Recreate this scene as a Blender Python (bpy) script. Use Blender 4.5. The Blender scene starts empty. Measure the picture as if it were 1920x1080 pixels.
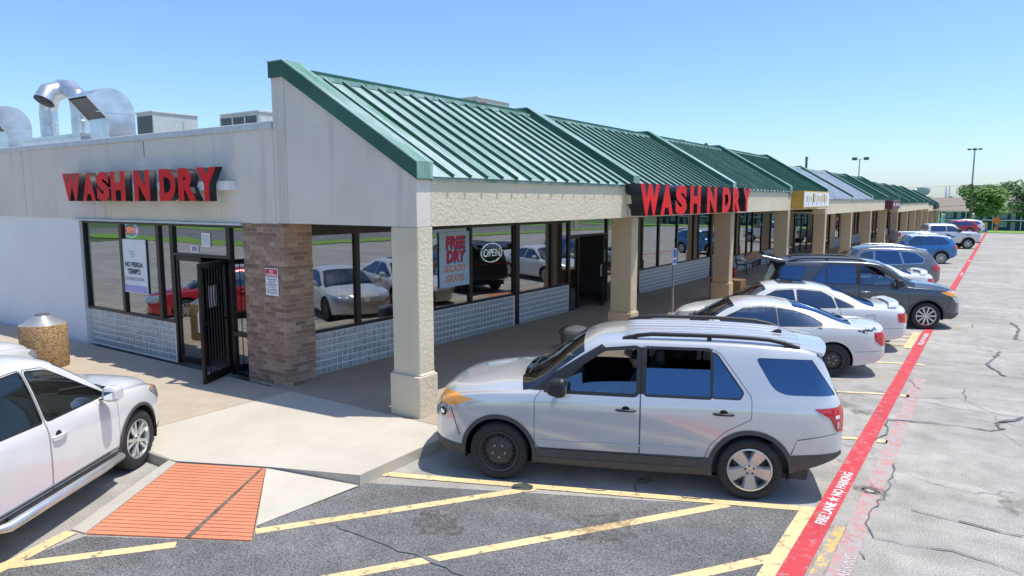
import bpy, bmesh, math, random
from mathutils import Vector, Matrix
from mathutils.bvhtree import BVHTree
from mathutils.geometry import tessellate_polygon
R = math.radians
rnd = random.Random(7)
SC = bpy.context.scene
COL = SC.collection

# ------------------------------------------------------------------ camera, sky, sun, exposure
cam_d = bpy.data.cameras.new('camera'); cam = bpy.data.objects.new('camera', cam_d); COL.objects.link(cam)
cam_d.sensor_width = 36.0; cam_d.lens = 24.89; cam_d.clip_start = 0.1; cam_d.clip_end = 9000
cam.location = (0, 0, 3.32); cam.rotation_euler = (R(90 - 7.04), 0, R(34.52))
SC.camera = cam
SUN = Vector((0.29, 0.165, 1.0)).normalized()
w = bpy.data.worlds.new('World'); SC.world = w; w.use_nodes = True
nt = w.node_tree; bg = nt.nodes['Background']
sky = nt.nodes.new('ShaderNodeTexSky'); sky.sky_type = 'NISHITA'; sky.sun_disc = False
sky.sun_elevation = math.asin(SUN.z); sky.sun_rotation = math.atan2(SUN.x, SUN.y)
sky.air_density = 1.0; sky.altitude = 0; sky.dust_density = 0.75; sky.ozone_density = 10.0
nt.links.new(sky.outputs[0], bg.inputs[0]); bg.inputs[1].default_value = 0.14
sd = bpy.data.lights.new('sun', 'SUN'); sd.energy = 3.15; sd.angle = R(0.53); sd.color = (1.0, 0.95, 0.87)
so = bpy.data.objects.new('sun', sd); COL.objects.link(so); so.location = (20, 10, 60)
so.rotation_euler = (-SUN).to_track_quat('-Z', 'Y').to_euler()
SC.view_settings.view_transform = 'Standard'; SC.view_settings.look = 'None'
SC.view_settings.exposure = 0.60; SC.view_settings.gamma = 1.0; SC.view_settings.use_curve_mapping = False

# ------------------------------------------------------------------ materials
MATS = {}
class NB:
    def __init__(s, name):
        s.m = bpy.data.materials.new(name); s.m.use_nodes = True
        s.t = s.m.node_tree; s.n = s.t.nodes; s.l = s.t.links
        s.b = s.n['Principled BSDF']; s.out = s.n['Material Output']
        MATS[name] = s.m
    def node(s, kind, **kw):
        n = s.n.new(kind)
        for k, v in kw.items():
            if hasattr(n, k): setattr(n, k, v)
        return n
    def coord(s, obj=True, scale=(1, 1, 1)):
        c = s.node('ShaderNodeTexCoord'); mp = s.node('ShaderNodeMapping')
        mp.inputs['Scale'].default_value = scale
        s.l.new(c.outputs['Object' if obj else 'Generated'], mp.inputs[0]); return mp.outputs[0]
    def wcoord(s, scale=(1, 1, 1)):
        c = s.node('ShaderNodeNewGeometry'); mp = s.node('ShaderNodeMapping')
        mp.inputs['Scale'].default_value = scale
        s.l.new(c.outputs['Position'], mp.inputs[0]); return mp.outputs[0]
    def noise(s, vec, scale, detail=4, rough=0.55):
        n = s.node('ShaderNodeTexNoise'); n.inputs['Scale'].default_value = scale
        n.inputs['Detail'].default_value = detail; n.inputs['Roughness'].default_value = rough
        s.l.new(vec, n.inputs['Vector']); return n.outputs[0]
    def ramp(s, fac, stops):
        r = s.node('ShaderNodeValToRGB'); e = r.color_ramp.elements
        while len(e) < len(stops): e.new(0.5)
        for i, (p, c) in enumerate(stops):
            e[i].position = p
            e[i].color = (c, c, c, 1) if isinstance(c, (int, float)) else (*c, 1)
        s.l.new(fac, r.inputs[0]); return r.outputs[0]
    def mix(s, fac, a, b, mode='MIX'):
        m = s.node('ShaderNodeMix'); m.data_type = 'RGBA'; m.blend_type = mode
        for i, v in ((0, fac), (6, a), (7, b)):
            sock = m.inputs[i]
            if hasattr(v, 'node'): s.l.new(v, sock)
            elif isinstance(v, (int, float)): sock.default_value = v if i == 0 else (v, v, v, 1)
            else: sock.default_value = (*v, 1)
        return m.outputs[2]
    def bump(s, h, strength=0.3, dist=0.01):
        b = s.node('ShaderNodeBump'); b.inputs['Strength'].default_value = strength; b.inputs['Distance'].default_value = dist
        s.l.new(h, b.inputs['Height']); s.l.new(b.outputs[0], s.b.inputs['Normal'])
    def set(s, **kw):
        for k, v in kw.items():
            i = s.b.inputs[k.replace('_', ' ')]
            if hasattr(v, 'node'): s.l.new(v, i)
            elif isinstance(v, tuple): i.default_value = (*v, 1)
            else: i.default_value = v
        return s

def plain(name, col, rough=0.6, metal=0.0, var=0.12, scale=6.0, bump=0.0, bscale=60, coat=0.0, emit=None, spec=0.5):
    b = NB(name); v = b.wcoord()
    n = b.noise(v, scale, 5)
    lo = tuple(c * (1 - var) for c in col); hi = tuple(min(1, c * (1 + var)) for c in col)
    b.set(Base_Color=b.ramp(n, [(0.3, lo), (0.7, hi)]), Roughness=rough, Metallic=metal)
    b.b.inputs['Specular IOR Level'].default_value = spec
    if coat: b.b.inputs['Coat Weight'].default_value = coat; b.b.inputs['Coat Roughness'].default_value = 0.04
    if bump: b.bump(b.noise(v, bscale, 3), bump, 0.01)
    if emit:
        b.b.inputs['Emission Color'].default_value = (*emit[0], 1); b.b.inputs['Emission Strength'].default_value = emit[1]
    return b.m

def stucco(name, col, bscale=28, bstr=0.6, stain=0.25, streak=True, staincol=(0.30, 0.27, 0.22)):
    b = NB(name); v = b.wcoord(); vs = b.wcoord((1.6, 1.6, 0.12))
    n = b.noise(v, 0.9, 6, 0.6); s = b.noise(vs, 2.2, 5, 0.6)
    base = b.ramp(n, [(0.3, tuple(c * 0.93 for c in col)), (0.7, tuple(min(1, c * 1.05) for c in col))])
    f = b.ramp(s, [(0.55, 0.0), (0.8, stain)])
    sep = b.mix(f, base, staincol) if streak else base
    fine = b.noise(v, 120, 2)
    sep = b.mix(0.12, sep, b.ramp(fine, [(0.35, 0.25), (0.65, 0.9)]), 'SOFT_LIGHT')
    b.set(Base_Color=sep, Roughness=0.9); b.b.inputs['Specular IOR Level'].default_value = 0.2
    h = b.noise(v, bscale, 4, 0.6); b.bump(h, bstr, 0.02)
    return b.m

def asphalt(name, dark, light, speck=0.5, cracks=True, patch=(0.02, 0.02, 0.02)):
    b = NB(name); v = b.wcoord()
    big = b.noise(v, 0.35, 6, 0.6); mid = b.noise(v, 2.6, 6, 0.65); fine = b.noise(v, 70, 2, 0.7)
    vs = b.wcoord((0.22, 1.3, 1)); st = b.noise(vs, 1.0, 6, 0.65)
    c = b.ramp(big, [(0.3, dark), (0.7, light)])
    c = b.mix(0.5, c, b.ramp(mid, [(0.3, 0.32), (0.7, 0.68)]), 'OVERLAY')
    c = b.mix(0.35, c, b.ramp(st, [(0.3, 0.3), (0.7, 0.68)]), 'OVERLAY')
    c = b.mix(speck, c, b.ramp(fine, [(0.38, 0.18), (0.5, 0.5), (0.63, 0.86)]), 'OVERLAY')
    if cracks:
        # aggregate-scale cracks: voronoi cell edges bent by noise
        ad = b.node('ShaderNodeVectorMath'); ad.operation = 'MULTIPLY_ADD'
        nz = b.node('ShaderNodeTexNoise'); nz.inputs['Scale'].default_value = 1.1; nz.inputs['Detail'].default_value = 6
        b.l.new(v, nz.inputs['Vector']); b.l.new(nz.outputs[1], ad.inputs[0]); ad.inputs[1].default_value = (1.6, 1.6, 0); b.l.new(v, ad.inputs[2])
        vo = b.node('ShaderNodeTexVoronoi'); vo.feature = 'DISTANCE_TO_EDGE'; vo.inputs['Scale'].default_value = 0.28
        b.l.new(ad.outputs[0], vo.inputs['Vector'])
        msk = b.ramp(b.noise(v, 0.5, 3), [(0.46, 0.0), (0.60, 1.0)])
        e = b.ramp(vo.outputs[0], [(0.0, 1.0), (0.006, 0.0)])
        f = b.mix(1.0, e, msk, 'MULTIPLY')
        c = b.mix(f, c, (0.16, 0.15, 0.135))
    b.set(Base_Color=c, Roughness=0.92); b.b.inputs['Specular IOR Level'].default_value = 0.25
    b.bump(b.mix(0.5, fine, mid), 0.5, 0.006)
    return b.m

def worn_paint(name, col, under, wear=0.45, scale=9, cracks=True):
    b = NB(name); v = b.wcoord()
    n = b.noise(v, scale, 8, 0.72); f = b.ramp(n, [(wear - 0.06, 1.0), (wear + 0.05, 0.0)])
    n2 = b.noise(v, 1.2, 5); cc = b.ramp(n2, [(0.3, tuple(c * 0.85 for c in col)), (0.7, tuple(min(1, c * 1.1) for c in col))])
    fine = b.noise(v, 70, 2, 0.7)
    c = b.mix(f, cc, under); c = b.mix(0.22, c, b.ramp(fine, [(0.35, 0.25), (0.65, 0.8)]), 'OVERLAY')
    b.set(Base_Color=c, Roughness=0.85); b.bump(fine, 0.35, 0.004); return b.m

def concrete(name, col, stain=(0.12, 0.10, 0.09), amt=0.35, scale=1.2):
    b = NB(name); v = b.wcoord()
    n = b.noise(v, scale, 8, 0.62); m = b.noise(v, 7, 6, 0.7); fine = b.noise(v, 90, 2)
    c = b.ramp(n, [(0.3, tuple(x * 0.9 for x in col)), (0.7, tuple(min(1, x * 1.06) for x in col))])
    c = b.mix(b.ramp(m, [(0.58, 0.0), (0.78, amt)]), c, stain)
    c = b.mix(0.15, c, b.ramp(fine, [(0.35, 0.25), (0.65, 0.8)]), 'OVERLAY')
    b.set(Base_Color=c, Roughness=0.88); b.b.inputs['Specular IOR Level'].default_value = 0.3
    b.bump(b.mix(0.5, fine, m), 0.25, 0.005); return b.m

def roofmetal(name, col, chalk, amt):
    b = NB(name); v = b.wcoord((1, 1, 1)); vs = b.wcoord((0.35, 2.2, 0.35))
    n = b.noise(vs, 1.3, 7, 0.65); m = b.noise(v, 5, 5)
    f = b.ramp(n, [(0.36, 0.0), (0.62, amt)])
    c = b.mix(f, col, chalk); c = b.mix(0.25, c, b.ramp(m, [(0.3, 0.35), (0.7, 0.65)]), 'OVERLAY')
    oi = b.node('ShaderNodeObjectInfo'); c = b.mix(0.5, c, b.ramp(oi.outputs['Random'], [(0.0, 0.40), (1.0, 0.60)]), 'OVERLAY')
    wv = b.noise(b.wcoord((0.8, 3.0, 0.8)), 1.6, 3); st = b.noise(b.wcoord((0.5, 9, 0.5)), 2.0, 5); c = b.mix(b.ramp(st, [(0.56, 0.0), (0.75, 0.35)]), c, (0.10, 0.11, 0.10))
    b.set(Base_Color=c, Roughness=0.55, Metallic=0.0); b.b.inputs['Specular IOR Level'].default_value = 0.35
    b.bump(b.mix(0.8, m, wv), 0.35, 0.03); return b.m

def carpaint(name, col, metal=0.0, rough=0.28, inside=(0.03, 0.03, 0.032), dirt=0.15):
    b = NB(name); v = b.coord()
    n = b.noise(v, 2.4, 6, 0.6)
    c = b.ramp(n, [(0.3, tuple(x * (1 - dirt * 0.4) for x in col)), (0.7, col)])
    g = b.node('ShaderNodeNewGeometry')
    c = b.mix(g.outputs['Backfacing'], c, inside)
    b.set(Base_Color=c, Metallic=metal, Roughness=rough)
    b.b.inputs['Coat Weight'].default_value = 0.9; b.b.inputs['Coat Roughness'].default_value = 0.05
    return b.m

def glassy(name, tint=(0.02, 0.03, 0.035), trans=0.35, refl=0.35, rough=0.01, wav=0.0, sheen=(0.93, 0.96, 1)):
    # window glass: a mirror-like sheen over a tinted see-through pane
    b = NB(name); b.n.remove(b.b)
    gl = b.node('ShaderNodeBsdfGlossy'); gl.inputs['Roughness'].default_value = rough; gl.inputs['Color'].default_value = (*sheen, 1)
    tr = b.node('ShaderNodeBsdfTransparent'); tr.inputs['Color'].default_value = (*[trans * c for c in (0.95, 1.0, 1.0)], 1)
    df = b.node('ShaderNodeBsdfDiffuse'); df.inputs['Color'].default_value = (*tint, 1)
    m1 = b.node('ShaderNodeMixShader'); m1.inputs[0].default_value = 0.12
    b.l.new(tr.outputs[0], m1.inputs[1]); b.l.new(df.outputs[0], m1.inputs[2])
    lw = b.node('ShaderNodeLayerWeight'); lw.inputs['Blend'].default_value = 0.35
    mr = b.node('ShaderNodeMapRange'); mr.inputs['To Min'].default_value = refl; mr.inputs['To Max'].default_value = min(1, refl + 0.5)
    b.l.new(lw.outputs['Fresnel'], mr.inputs['Value'])
    m2 = b.node('ShaderNodeMixShader'); b.l.new(mr.outputs[0], m2.inputs[0])
    b.l.new(m1.outputs[0], m2.inputs[1]); b.l.new(gl.outputs[0], m2.inputs[2]); b.l.new(m2.outputs[0], b.out.inputs[0])
    if wav:
        bp = b.node('ShaderNodeBump'); bp.inputs['Strength'].default_value = wav; bp.inputs['Distance'].default_value = 0.02
        b.l.new(b.noise(b.wcoord(), 0.9, 2), bp.inputs['Height']); b.l.new(bp.outputs[0], gl.inputs['Normal'])
    return b.m

def leafmat(name, lo, hi):
    b = NB(name); g = b.node('ShaderNodeNewGeometry'); v = b.wcoord()
    n = b.noise(v, 0.9, 4); r = b.mix(0.5, n, g.outputs['Random Per Island'])
    b.set(Base_Color=b.ramp(r, [(0.3, lo), (0.7, hi)]), Roughness=0.6)
    b.b.inputs['Subsurface Weight'].default_value = 0.0
    return b.m

# ------------------------------------------------------------------ object helpers
def tag(o, label=None, cat=None, group=None, kind=None):
    for k, v in (('label', label), ('category', cat), ('group', group), ('kind', kind)):
        if v: o[k] = v
    return o
def empty(name, loc=(0, 0, 0), rz=0.0, label=None, cat=None, group=None):
    o = bpy.data.objects.new(name, None); COL.objects.link(o)
    o.location = loc; o.rotation_euler = (0, 0, rz); o.empty_display_size = 0.2
    return tag(o, label, cat, group)
def base_of(p):
    v = Vector((0, 0, 0))
    while p is not None: v = v + p.location; p = p.parent
    return v
def link(name, me, parent=None, world=True):
    o = bpy.data.objects.new(name, me); COL.objects.link(o)
    if parent is not None:
        o.parent = parent
        if world: o.location = -base_of(parent)
    return o
class MB:
    def __init__(s): s.v = []; s.f = []; s.mi = []; s.mats = []; s.cur = 0
    def mat(s, m):
        m = MATS[m] if isinstance(m, str) else m
        if m not in s.mats: s.mats.append(m)
        s.cur = s.mats.index(m); return s
    def add(s, vs, fs):
        o = len(s.v); s.v += [tuple(p) for p in vs]
        for f in fs: s.f.append(tuple(i + o for i in f)); s.mi.append(s.cur)
        return s
    def box(s, x0, x1, y0, y1, z0, z1):
        v = [(x, y, z) for z in (z0, z1) for y in (y0, y1) for x in (x0, x1)]
        return s.add(v, [(0, 2, 3, 1), (4, 5, 7, 6), (0, 1, 5, 4), (2, 6, 7, 3), (0, 4, 6, 2), (1, 3, 7, 5)])
    def prism(s, poly, axis, a, b):
        # poly: 2D points; axis 'x': (y,z), 'y': (x,z), 'z': (x,y); swept from a to b
        def P(p, t): return {'x': (t, p[0], p[1]), 'y': (p[0], t, p[1]), 'z': (p[0], p[1], t)}[axis]
        n = len(poly); v = [P(p, a) for p in poly] + [P(p, b) for p in poly]
        f = [(i, (i + 1) % n, n + (i + 1) % n, n + i) for i in range(n)]
        f += [tuple(range(n - 1, -1, -1)), tuple(range(n, 2 * n))]
        return s.add(v, f)
    def bar(s, p, q, wd, ht=None, up=(0, 0, 1)):
        p, q = Vector(p), Vector(q); d = (q - p).normalized(); ht = ht or wd; up = Vector(up)
        if abs(d.dot(up)) > 0.98: up = Vector((0, 1, 0))
        a = d.cross(up).normalized() * wd / 2; b = a.cross(d).normalized() * ht / 2
        v = [p - a - b, p + a - b, p + a + b, p - a + b, q - a - b, q + a - b, q + a + b, q - a + b]
        return s.add(v, [(3, 2, 1, 0), (4, 5, 6, 7), (0, 1, 5, 4), (1, 2, 6, 5), (2, 3, 7, 6), (3, 0, 4, 7)])
    def tube(s, pts, r, n=10, cap=True):
        pts = [Vector(p) for p in pts]; rs = r if isinstance(r, (list, tuple)) else [r] * len(pts); rings = []
        a = None
        for i, p in enumerate(pts):
            d = (pts[min(i + 1, len(pts) - 1)] - pts[max(i - 1, 0)]).normalized()
            if a is None: a = d.orthogonal().normalized()
            a = (a - d * a.dot(d)).normalized(); b = d.cross(a)
            rings.append([p + (a * math.cos(2 * math.pi * k / n) + b * math.sin(2 * math.pi * k / n)) * rs[i] for k in range(n)])
        v = [q for rg in rings for q in rg]; f = []
        for i in range(len(pts) - 1):
            for k in range(n):
                f.append((i * n + k, i * n + (k + 1) % n, (i + 1) * n + (k + 1) % n, (i + 1) * n + k))
        if cap: f += [tuple(range(n - 1, -1, -1)), tuple((len(pts) - 1) * n + k for k in range(n))]
        return s.add(v, f)
    def lathe(s, prof, c=(0, 0, 0), axis='z', n=32):
        # prof: (radius, height) pairs along the axis
        v = []; c = Vector(c)
        for r, h in prof:
            for k in range(n):
                a = 2 * math.pi * k / n; x, y = r * math.cos(a), r * math.sin(a)
                v.append(c + Vector({'z': (x, y, h), 'y': (x, h, y), 'x': (h, x, y)}[axis]))
        f = []
        for i in range(len(prof) - 1):
            for k in range(n):
                q = (i * n + k, i * n + (k + 1) % n, (i + 1) * n + (k + 1) % n, (i + 1) * n + k)
                f.append(q if axis != 'y' else q[::-1])
        return s.add(v, f)
    def mesh(s, name, smooth=False, angle=None):
        me = bpy.data.meshes.new(name); me.from_pydata(s.v, [], s.f)
        for m in s.mats: me.materials.append(m)
        me.polygons.foreach_set('material_index', s.mi)
        if smooth:
            me.polygons.foreach_set('use_smooth', [True] * len(s.f))
            me.update()
            if angle: me.set_sharp_from_angle(angle=R(angle))
        me.update(); return me
    def build(s, name, parent=None, smooth=False, angle=None, world=True, bevel=0.0):
        me = s.mesh(name, smooth, angle)
        if bevel:
            bm = bmesh.new(); bm.from_mesh(me)
            bmesh.ops.remove_doubles(bm, verts=bm.verts, dist=1e-5)
            ed = [e for e in bm.edges if len(e.link_faces) == 2 and e.calc_face_angle(0) > R(25)]
            bmesh.ops.recalc_face_normals(bm, faces=bm.faces[:])
            bmesh.ops.bevel(bm, geom=ed, offset=bevel, segments=1, affect='EDGES', clamp_overlap=True)
            bm.to_mesh(me); bm.free()
        return link(name, me, parent, world)
def shared(name, me, parent, loc, rot=(0, 0, 0), scale=(1, 1, 1)):
    o = bpy.data.objects.new(name, me); COL.objects.link(o); o.parent = parent
    o.location = Vector(loc) - base_of(parent); o.rotation_euler = rot; o.scale = scale; return o
def copy_tree(o, parent=None):
    c = o.copy(); COL.objects.link(c); c.parent = parent
    for ch in list(o.children): copy_tree(ch, c)
    return c
def text_mesh(body, size, bold=0.0, depth=0.0, sx=1.0, align='LEFT', spacing=1.0, shear=0.0):
    cu = bpy.data.curves.new('t', 'FONT'); cu.body = body; cu.size = size; cu.offset = bold; cu.extrude = depth / 2
    cu.align_x = align; cu.space_character = spacing; cu.resolution_u = 4; cu.shear = shear
    o = bpy.data.objects.new('t', cu); COL.objects.link(o)
    dg = bpy.context.evaluated_depsgraph_get(); me = bpy.data.meshes.new_from_object(o.evaluated_get(dg))
    bpy.data.objects.remove(o); bpy.data.curves.remove(cu)
    for v in me.vertices: v.co.x *= sx
    return me
def text_obj(name, body, size, mat, loc, rot, parent, bold=0.0, depth=0.004, sx=1.0, align='CENTER', spacing=1.0, shear=0.0):
    me = text_mesh(body, size, bold, depth, sx, align, spacing, shear); me.materials.clear(); me.materials.append(MATS[mat])
    o = link(name, me, parent, False); o.location = Vector(loc) - (base_of(parent) if parent else Vector()); o.rotation_euler = rot
    return o
def gz(y):
    if y < 22: return 0.0
    if y < 110: return -0.0088 * (y - 22)
    if y < 230: return -0.7744 - 0.032 * (y - 110)
    return -4.6144
# ------------------------------------------------------------------ material library
asphalt('asphalt_old', (0.30, 0.28, 0.245), (0.42, 0.395, 0.35), 0.5)
asphalt('asphalt_new', (0.115, 0.113, 0.11), (0.19, 0.187, 0.178), 0.85, cracks=False)
asphalt('road', (0.16, 0.16, 0.16), (0.24, 0.235, 0.23), 0.4)
worn_paint('paint_yellow', (0.78, 0.56, 0.28), (0.20, 0.18, 0.15), 0.41, 8)
worn_paint('paint_yellow_bold', (0.80, 0.48, 0.06), (0.24, 0.2, 0.14), 0.34)
worn_paint('paint_yellow_far', (0.75, 0.60, 0.32), (0.36, 0.34, 0.30), 0.47, 7)
worn_paint('paint_yellow_old', (0.72, 0.45, 0.12), (0.33, 0.29, 0.24), 0.52, 6)
worn_paint('paint_red', (0.54, 0.05, 0.06), (0.42, 0.20, 0.18), 0.42, 9)
worn_paint('paint_red_faded', (0.50, 0.24, 0.21), (0.38, 0.34, 0.31), 0.53, 8)
worn_paint('paint_white', (0.80, 0.74, 0.72), (0.60, 0.12, 0.12), 0.40, 30)
worn_paint('paint_white_faded', (0.62, 0.5, 0.48), (0.40, 0.34, 0.31), 0.5, 20)
concrete('concrete_pale', (0.54, 0.49, 0.40), (0.30, 0.25, 0.2), 0.22)
concrete('concrete_tan', (0.46, 0.385, 0.29), (0.28, 0.21, 0.15), 0.4, 3)
concrete('concrete_walk', (0.40, 0.325, 0.245), (0.15, 0.1, 0.075), 0.5, 1.6)
concrete('kerb', (0.47, 0.43, 0.36), (0.2, 0.17, 0.14), 0.5)
concrete('ramp_orange', (0.62, 0.235, 0.125), (0.36, 0.13, 0.08), 0.55, 2)
concrete('ramp_groove', (0.40, 0.13, 0.07), (0.2, 0.08, 0.05), 0.5, 2)
plain('crack_seal', (0.14, 0.14, 0.145), 0.7, var=0.3, scale=8)
plain('crack_line', (0.20, 0.185, 0.165), 0.9, var=0.3, scale=8)
plain('stain_oil', (0.13, 0.105, 0.08), 0.8, var=0.5, scale=9)
q = NB('stain_soft'); v = q.wcoord(); q.set(Base_Color=(0.10, 0.08, 0.06), Roughness=0.8)      # thin, patchy oil film
tr = q.node('ShaderNodeBsdfTransparent'); mx = q.node('ShaderNodeMixShader'); q.l.new(q.ramp(q.noise(v, 9, 6, 0.75), [(0.42, 0.0), (0.72, 0.75)]), mx.inputs[0])
q.l.new(tr.outputs[0], mx.inputs[1]); q.l.new(q.b.outputs[0], mx.inputs[2]); q.l.new(mx.outputs[0], q.out.inputs[0])
def grassmat(name, lo, hi):
    b = NB(name); v = b.wcoord(); n = b.noise(v, 0.6, 8, 0.7); f = b.noise(v, 14, 3, 0.7)
    c = b.ramp(n, [(0.3, lo), (0.7, hi)]); c = b.mix(0.6, c, b.ramp(f, [(0.3, 0.25), (0.7, 0.75)]), 'OVERLAY')
    b.set(Base_Color=c, Roughness=0.95); b.bump(f, 0.8, 0.05); return b.m
grassmat('grass', (0.13, 0.26, 0.03), (0.24, 0.40, 0.06))
grassmat('land', (0.06, 0.12, 0.035), (0.12, 0.18, 0.06))

def sheet(name, poly, z, mat, parent=None, kind=None, ys=True, thick=0.0):
    # polygon laid on the ground, following the slope of the lot (cut every few metres along y)
    bm = bmesh.new(); vs = [bm.verts.new((x, y, 0)) for x, y in poly]; bm.faces.new(vs)
    y0, y1 = min(p[1] for p in poly), max(p[1] for p in poly)
    for yc in [22] + list(range(26, 110, 6)) + [110] + list(range(118, 230, 14)) + [230]:
        if y0 < yc < y1:
            bmesh.ops.bisect_plane(bm, geom=bm.verts[:] + bm.edges[:] + bm.faces[:], plane_co=(0, yc, 0), plane_no=(0, 1, 0))
    for v in bm.verts: v.co.z = gz(v.co.y) + z
    bm.normal_update()
    for f in bm.faces:
        if f.normal.z < 0: f.normal_flip()
    if thick:
        r = bmesh.ops.extrude_face_region(bm, geom=bm.faces[:])
        for v in [g for g in r['geom'] if isinstance(g, bmesh.types.BMVert)]: pass
        top = [f for f in bm.faces]
        # extrude creates the copy on top: push the originals down
        new = set(g for g in r['geom'] if isinstance(g, bmesh.types.BMVert))
        for v in bm.verts:
            if v not in new: v.co.z -= thick
        bmesh.ops.recalc_face_normals(bm, faces=bm.faces[:])
    me = bpy.data.meshes.new(name); bm.to_mesh(me); bm.free(); me.materials.append(MATS[mat])
    o = link(name, me, parent)
    if kind: o['kind'] = kind
    return o

# the ground: one sheet out to the horizon
ground = MB().mat('land'); ysr = [-900, -60, 22, 60, 110, 140, 180, 230, 600, 2000, 7000]; xsr = [-5000, -400, -60, 60, 400, 5000]
gv = [(x, y, gz(y) - 0.05) for y in ysr for x in xsr]; nx = len(xsr)
ground.add(gv, [(j * nx + i, j * nx + i + 1, (j + 1) * nx + i + 1, (j + 1) * nx + i) for j in range(len(ysr) - 1) for i in range(nx - 1)])
tag(ground.build('ground'), kind='structure')
lot = sheet('parking_lot', [(-60, -16), (24, -16), (24, 108.5), (-60, 108.5)], 0.0, 'asphalt_old', kind='structure')
sheet('asphalt_patch', [(-6.02, 5.62), (-1.42, 7.86), (-1.5, -9), (-7.3, -9), (-7.3, 3.1), (-5.83, 3.98), (-6.1, 4.2)], 0.004, 'asphalt_new', lot)
sheet('grass_verge', [(-60, 108.5), (60, 108.5), (60, 232), (-60, 232)], 0.06, 'grass', kind='structure')
sheet('grass_bank', [(24, -16), (28, -16), (28, 103), (24, 103)], 0.05, 'grass', kind='structure')
sheet('side_street', [(28, -40), (40, -40), (40, 190), (28, 190)], 0.0, 'road', kind='structure')
sheet('front_street', [(-90, -32), (28, -32), (28, -20), (-90, -20)], 0.0, 'road', kind='structure')
sheet('front_verge', [(-90, -20), (24, -20), (24, -16), (-90, -16)], 0.03, 'grass', kind='structure')
sheet('far_verge', [(-90, -60), (28, -60), (28, -32), (-90, -32)], 0.04, 'grass', kind='structure')
sheet('side_bank', [(40, -60), (80, -60), (80, 190), (40, 190)], 0.04, 'grass', kind='structure')

def strip(a, b, wd, mat, name='painted_line', z=0.010, parent=lot):
    a, b = Vector(a), Vector(b); n = Vector((-(b - a).y, (b - a).x)).normalized() * wd / 2
    return sheet(name, [tuple(a - n), tuple(b - n), tuple(b + n), tuple(a + n)], z, mat, parent)
# red fire lane line and the old faded one beside it
LX = lambda y: -1.32 - 0.0012 * y
sheet('fire_lane_line', [(LX(3) - .105, 3), (LX(3) + .105, 3), (LX(108) + .105, 108), (LX(108) - .105, 108)], 0.014, 'paint_red', lot)
sheet('faded_fire_lane_line', [(-1.04, 3), (-0.86, 3), (-0.95, 15), (-1.14, 15)], 0.009, 'paint_red_faded', lot)
text_obj('fire_lane_lettering', 'FIRE LANE \u2605 NO PARKING', 0.140, 'paint_white', (LX(8.3) + .058, 8.35, 0.018), (0, 0, R(90)), lot, 0.0035, 0.001, 1.0)
for yy in (19.4, 29.5, 39.5, 50):
    text_obj('fire_lane_lettering', 'FIRE LANE \u2605 NO PARKING', 0.140, 'paint_white', (LX(yy) + .058, yy, gz(yy) + 0.019), (0, 0, R(90)), lot, 0.004, 0.001, 1.0)
text_obj('fire_lane_lettering', 'NO PARKING', 0.13, 'paint_white_faded', (-0.90, 6.6, 0.012), (0, 0, R(90)), lot, 0.003, 0.001, 1.0)
# the yellow hatched zone by the ramp
strip((-6.05, 5.93), (-1.42, 7.87), 0.125, 'paint_yellow')
strip((-1.50, 7.86), (-1.50, 3.2), 0.15, 'paint_yellow', z=0.0085)
strip((-5.98, 4.13), (-4.24, 6.64), 0.125, 'paint_yellow', z=0.0075)
strip((-6.0, 2.02), (-2.26, 7.46), 0.125, 'paint_yellow', z=0.0075)
strip((-3.6, 3.55), (-1.53, 6.56), 0.125, 'paint_yellow', z=0.0075)
strip((-7.50, 3.07), (-7.00, 1.6), 0.15, 'paint_yellow', z=0.0095)
strip((-7.28, 2.4), (-6.38, 3.52), 0.125, 'paint_yellow', z=0.0075)
strip((-1.16, 3.0), (-1.14, 7.6), 0.10, 'paint_yellow_old', z=0.0055)
# angled stalls along the shops
for k in range(1, 33):
    ye = 7.86 + 2.80 * k
    strip((-5.9, ye - 1.87), (-1.43, ye), 0.10, 'paint_yellow_far' if k > 1 else 'paint_yellow', z=0.009)
    if k < 5: sheet('painted_line', [(-1.21, ye - .02), (-1.08, ye - .02), (-1.08, ye + .14), (-1.21, ye + .14)], 0.009, 'paint_yellow_far', lot)
for k in range(4):
    strip((-2.6, 18.0 + k * .55), (-1.46, 18.5 + k * .55), 0.10, 'paint_yellow', z=0.0115)
strip((-1.55, 18.0), (-1.55, 20.3), 0.16, 'paint_yellow', z=0.0125)
# stalls in front of the laundry's left wall
for k in range(0, 8):
    xe = -10.2 - 3.2 * k
    strip((xe, 4.5), (xe + 2.6, 0.0), 0.10, 'paint_yellow_far', z=0.009)
for k in range(14):   # stalls on the far side of the aisle
    strip((13.0, -12 + 2.9 * k), (18.2, -12 + 2.9 * k), 0.10, 'paint_yellow_far', z=0.009)

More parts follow.
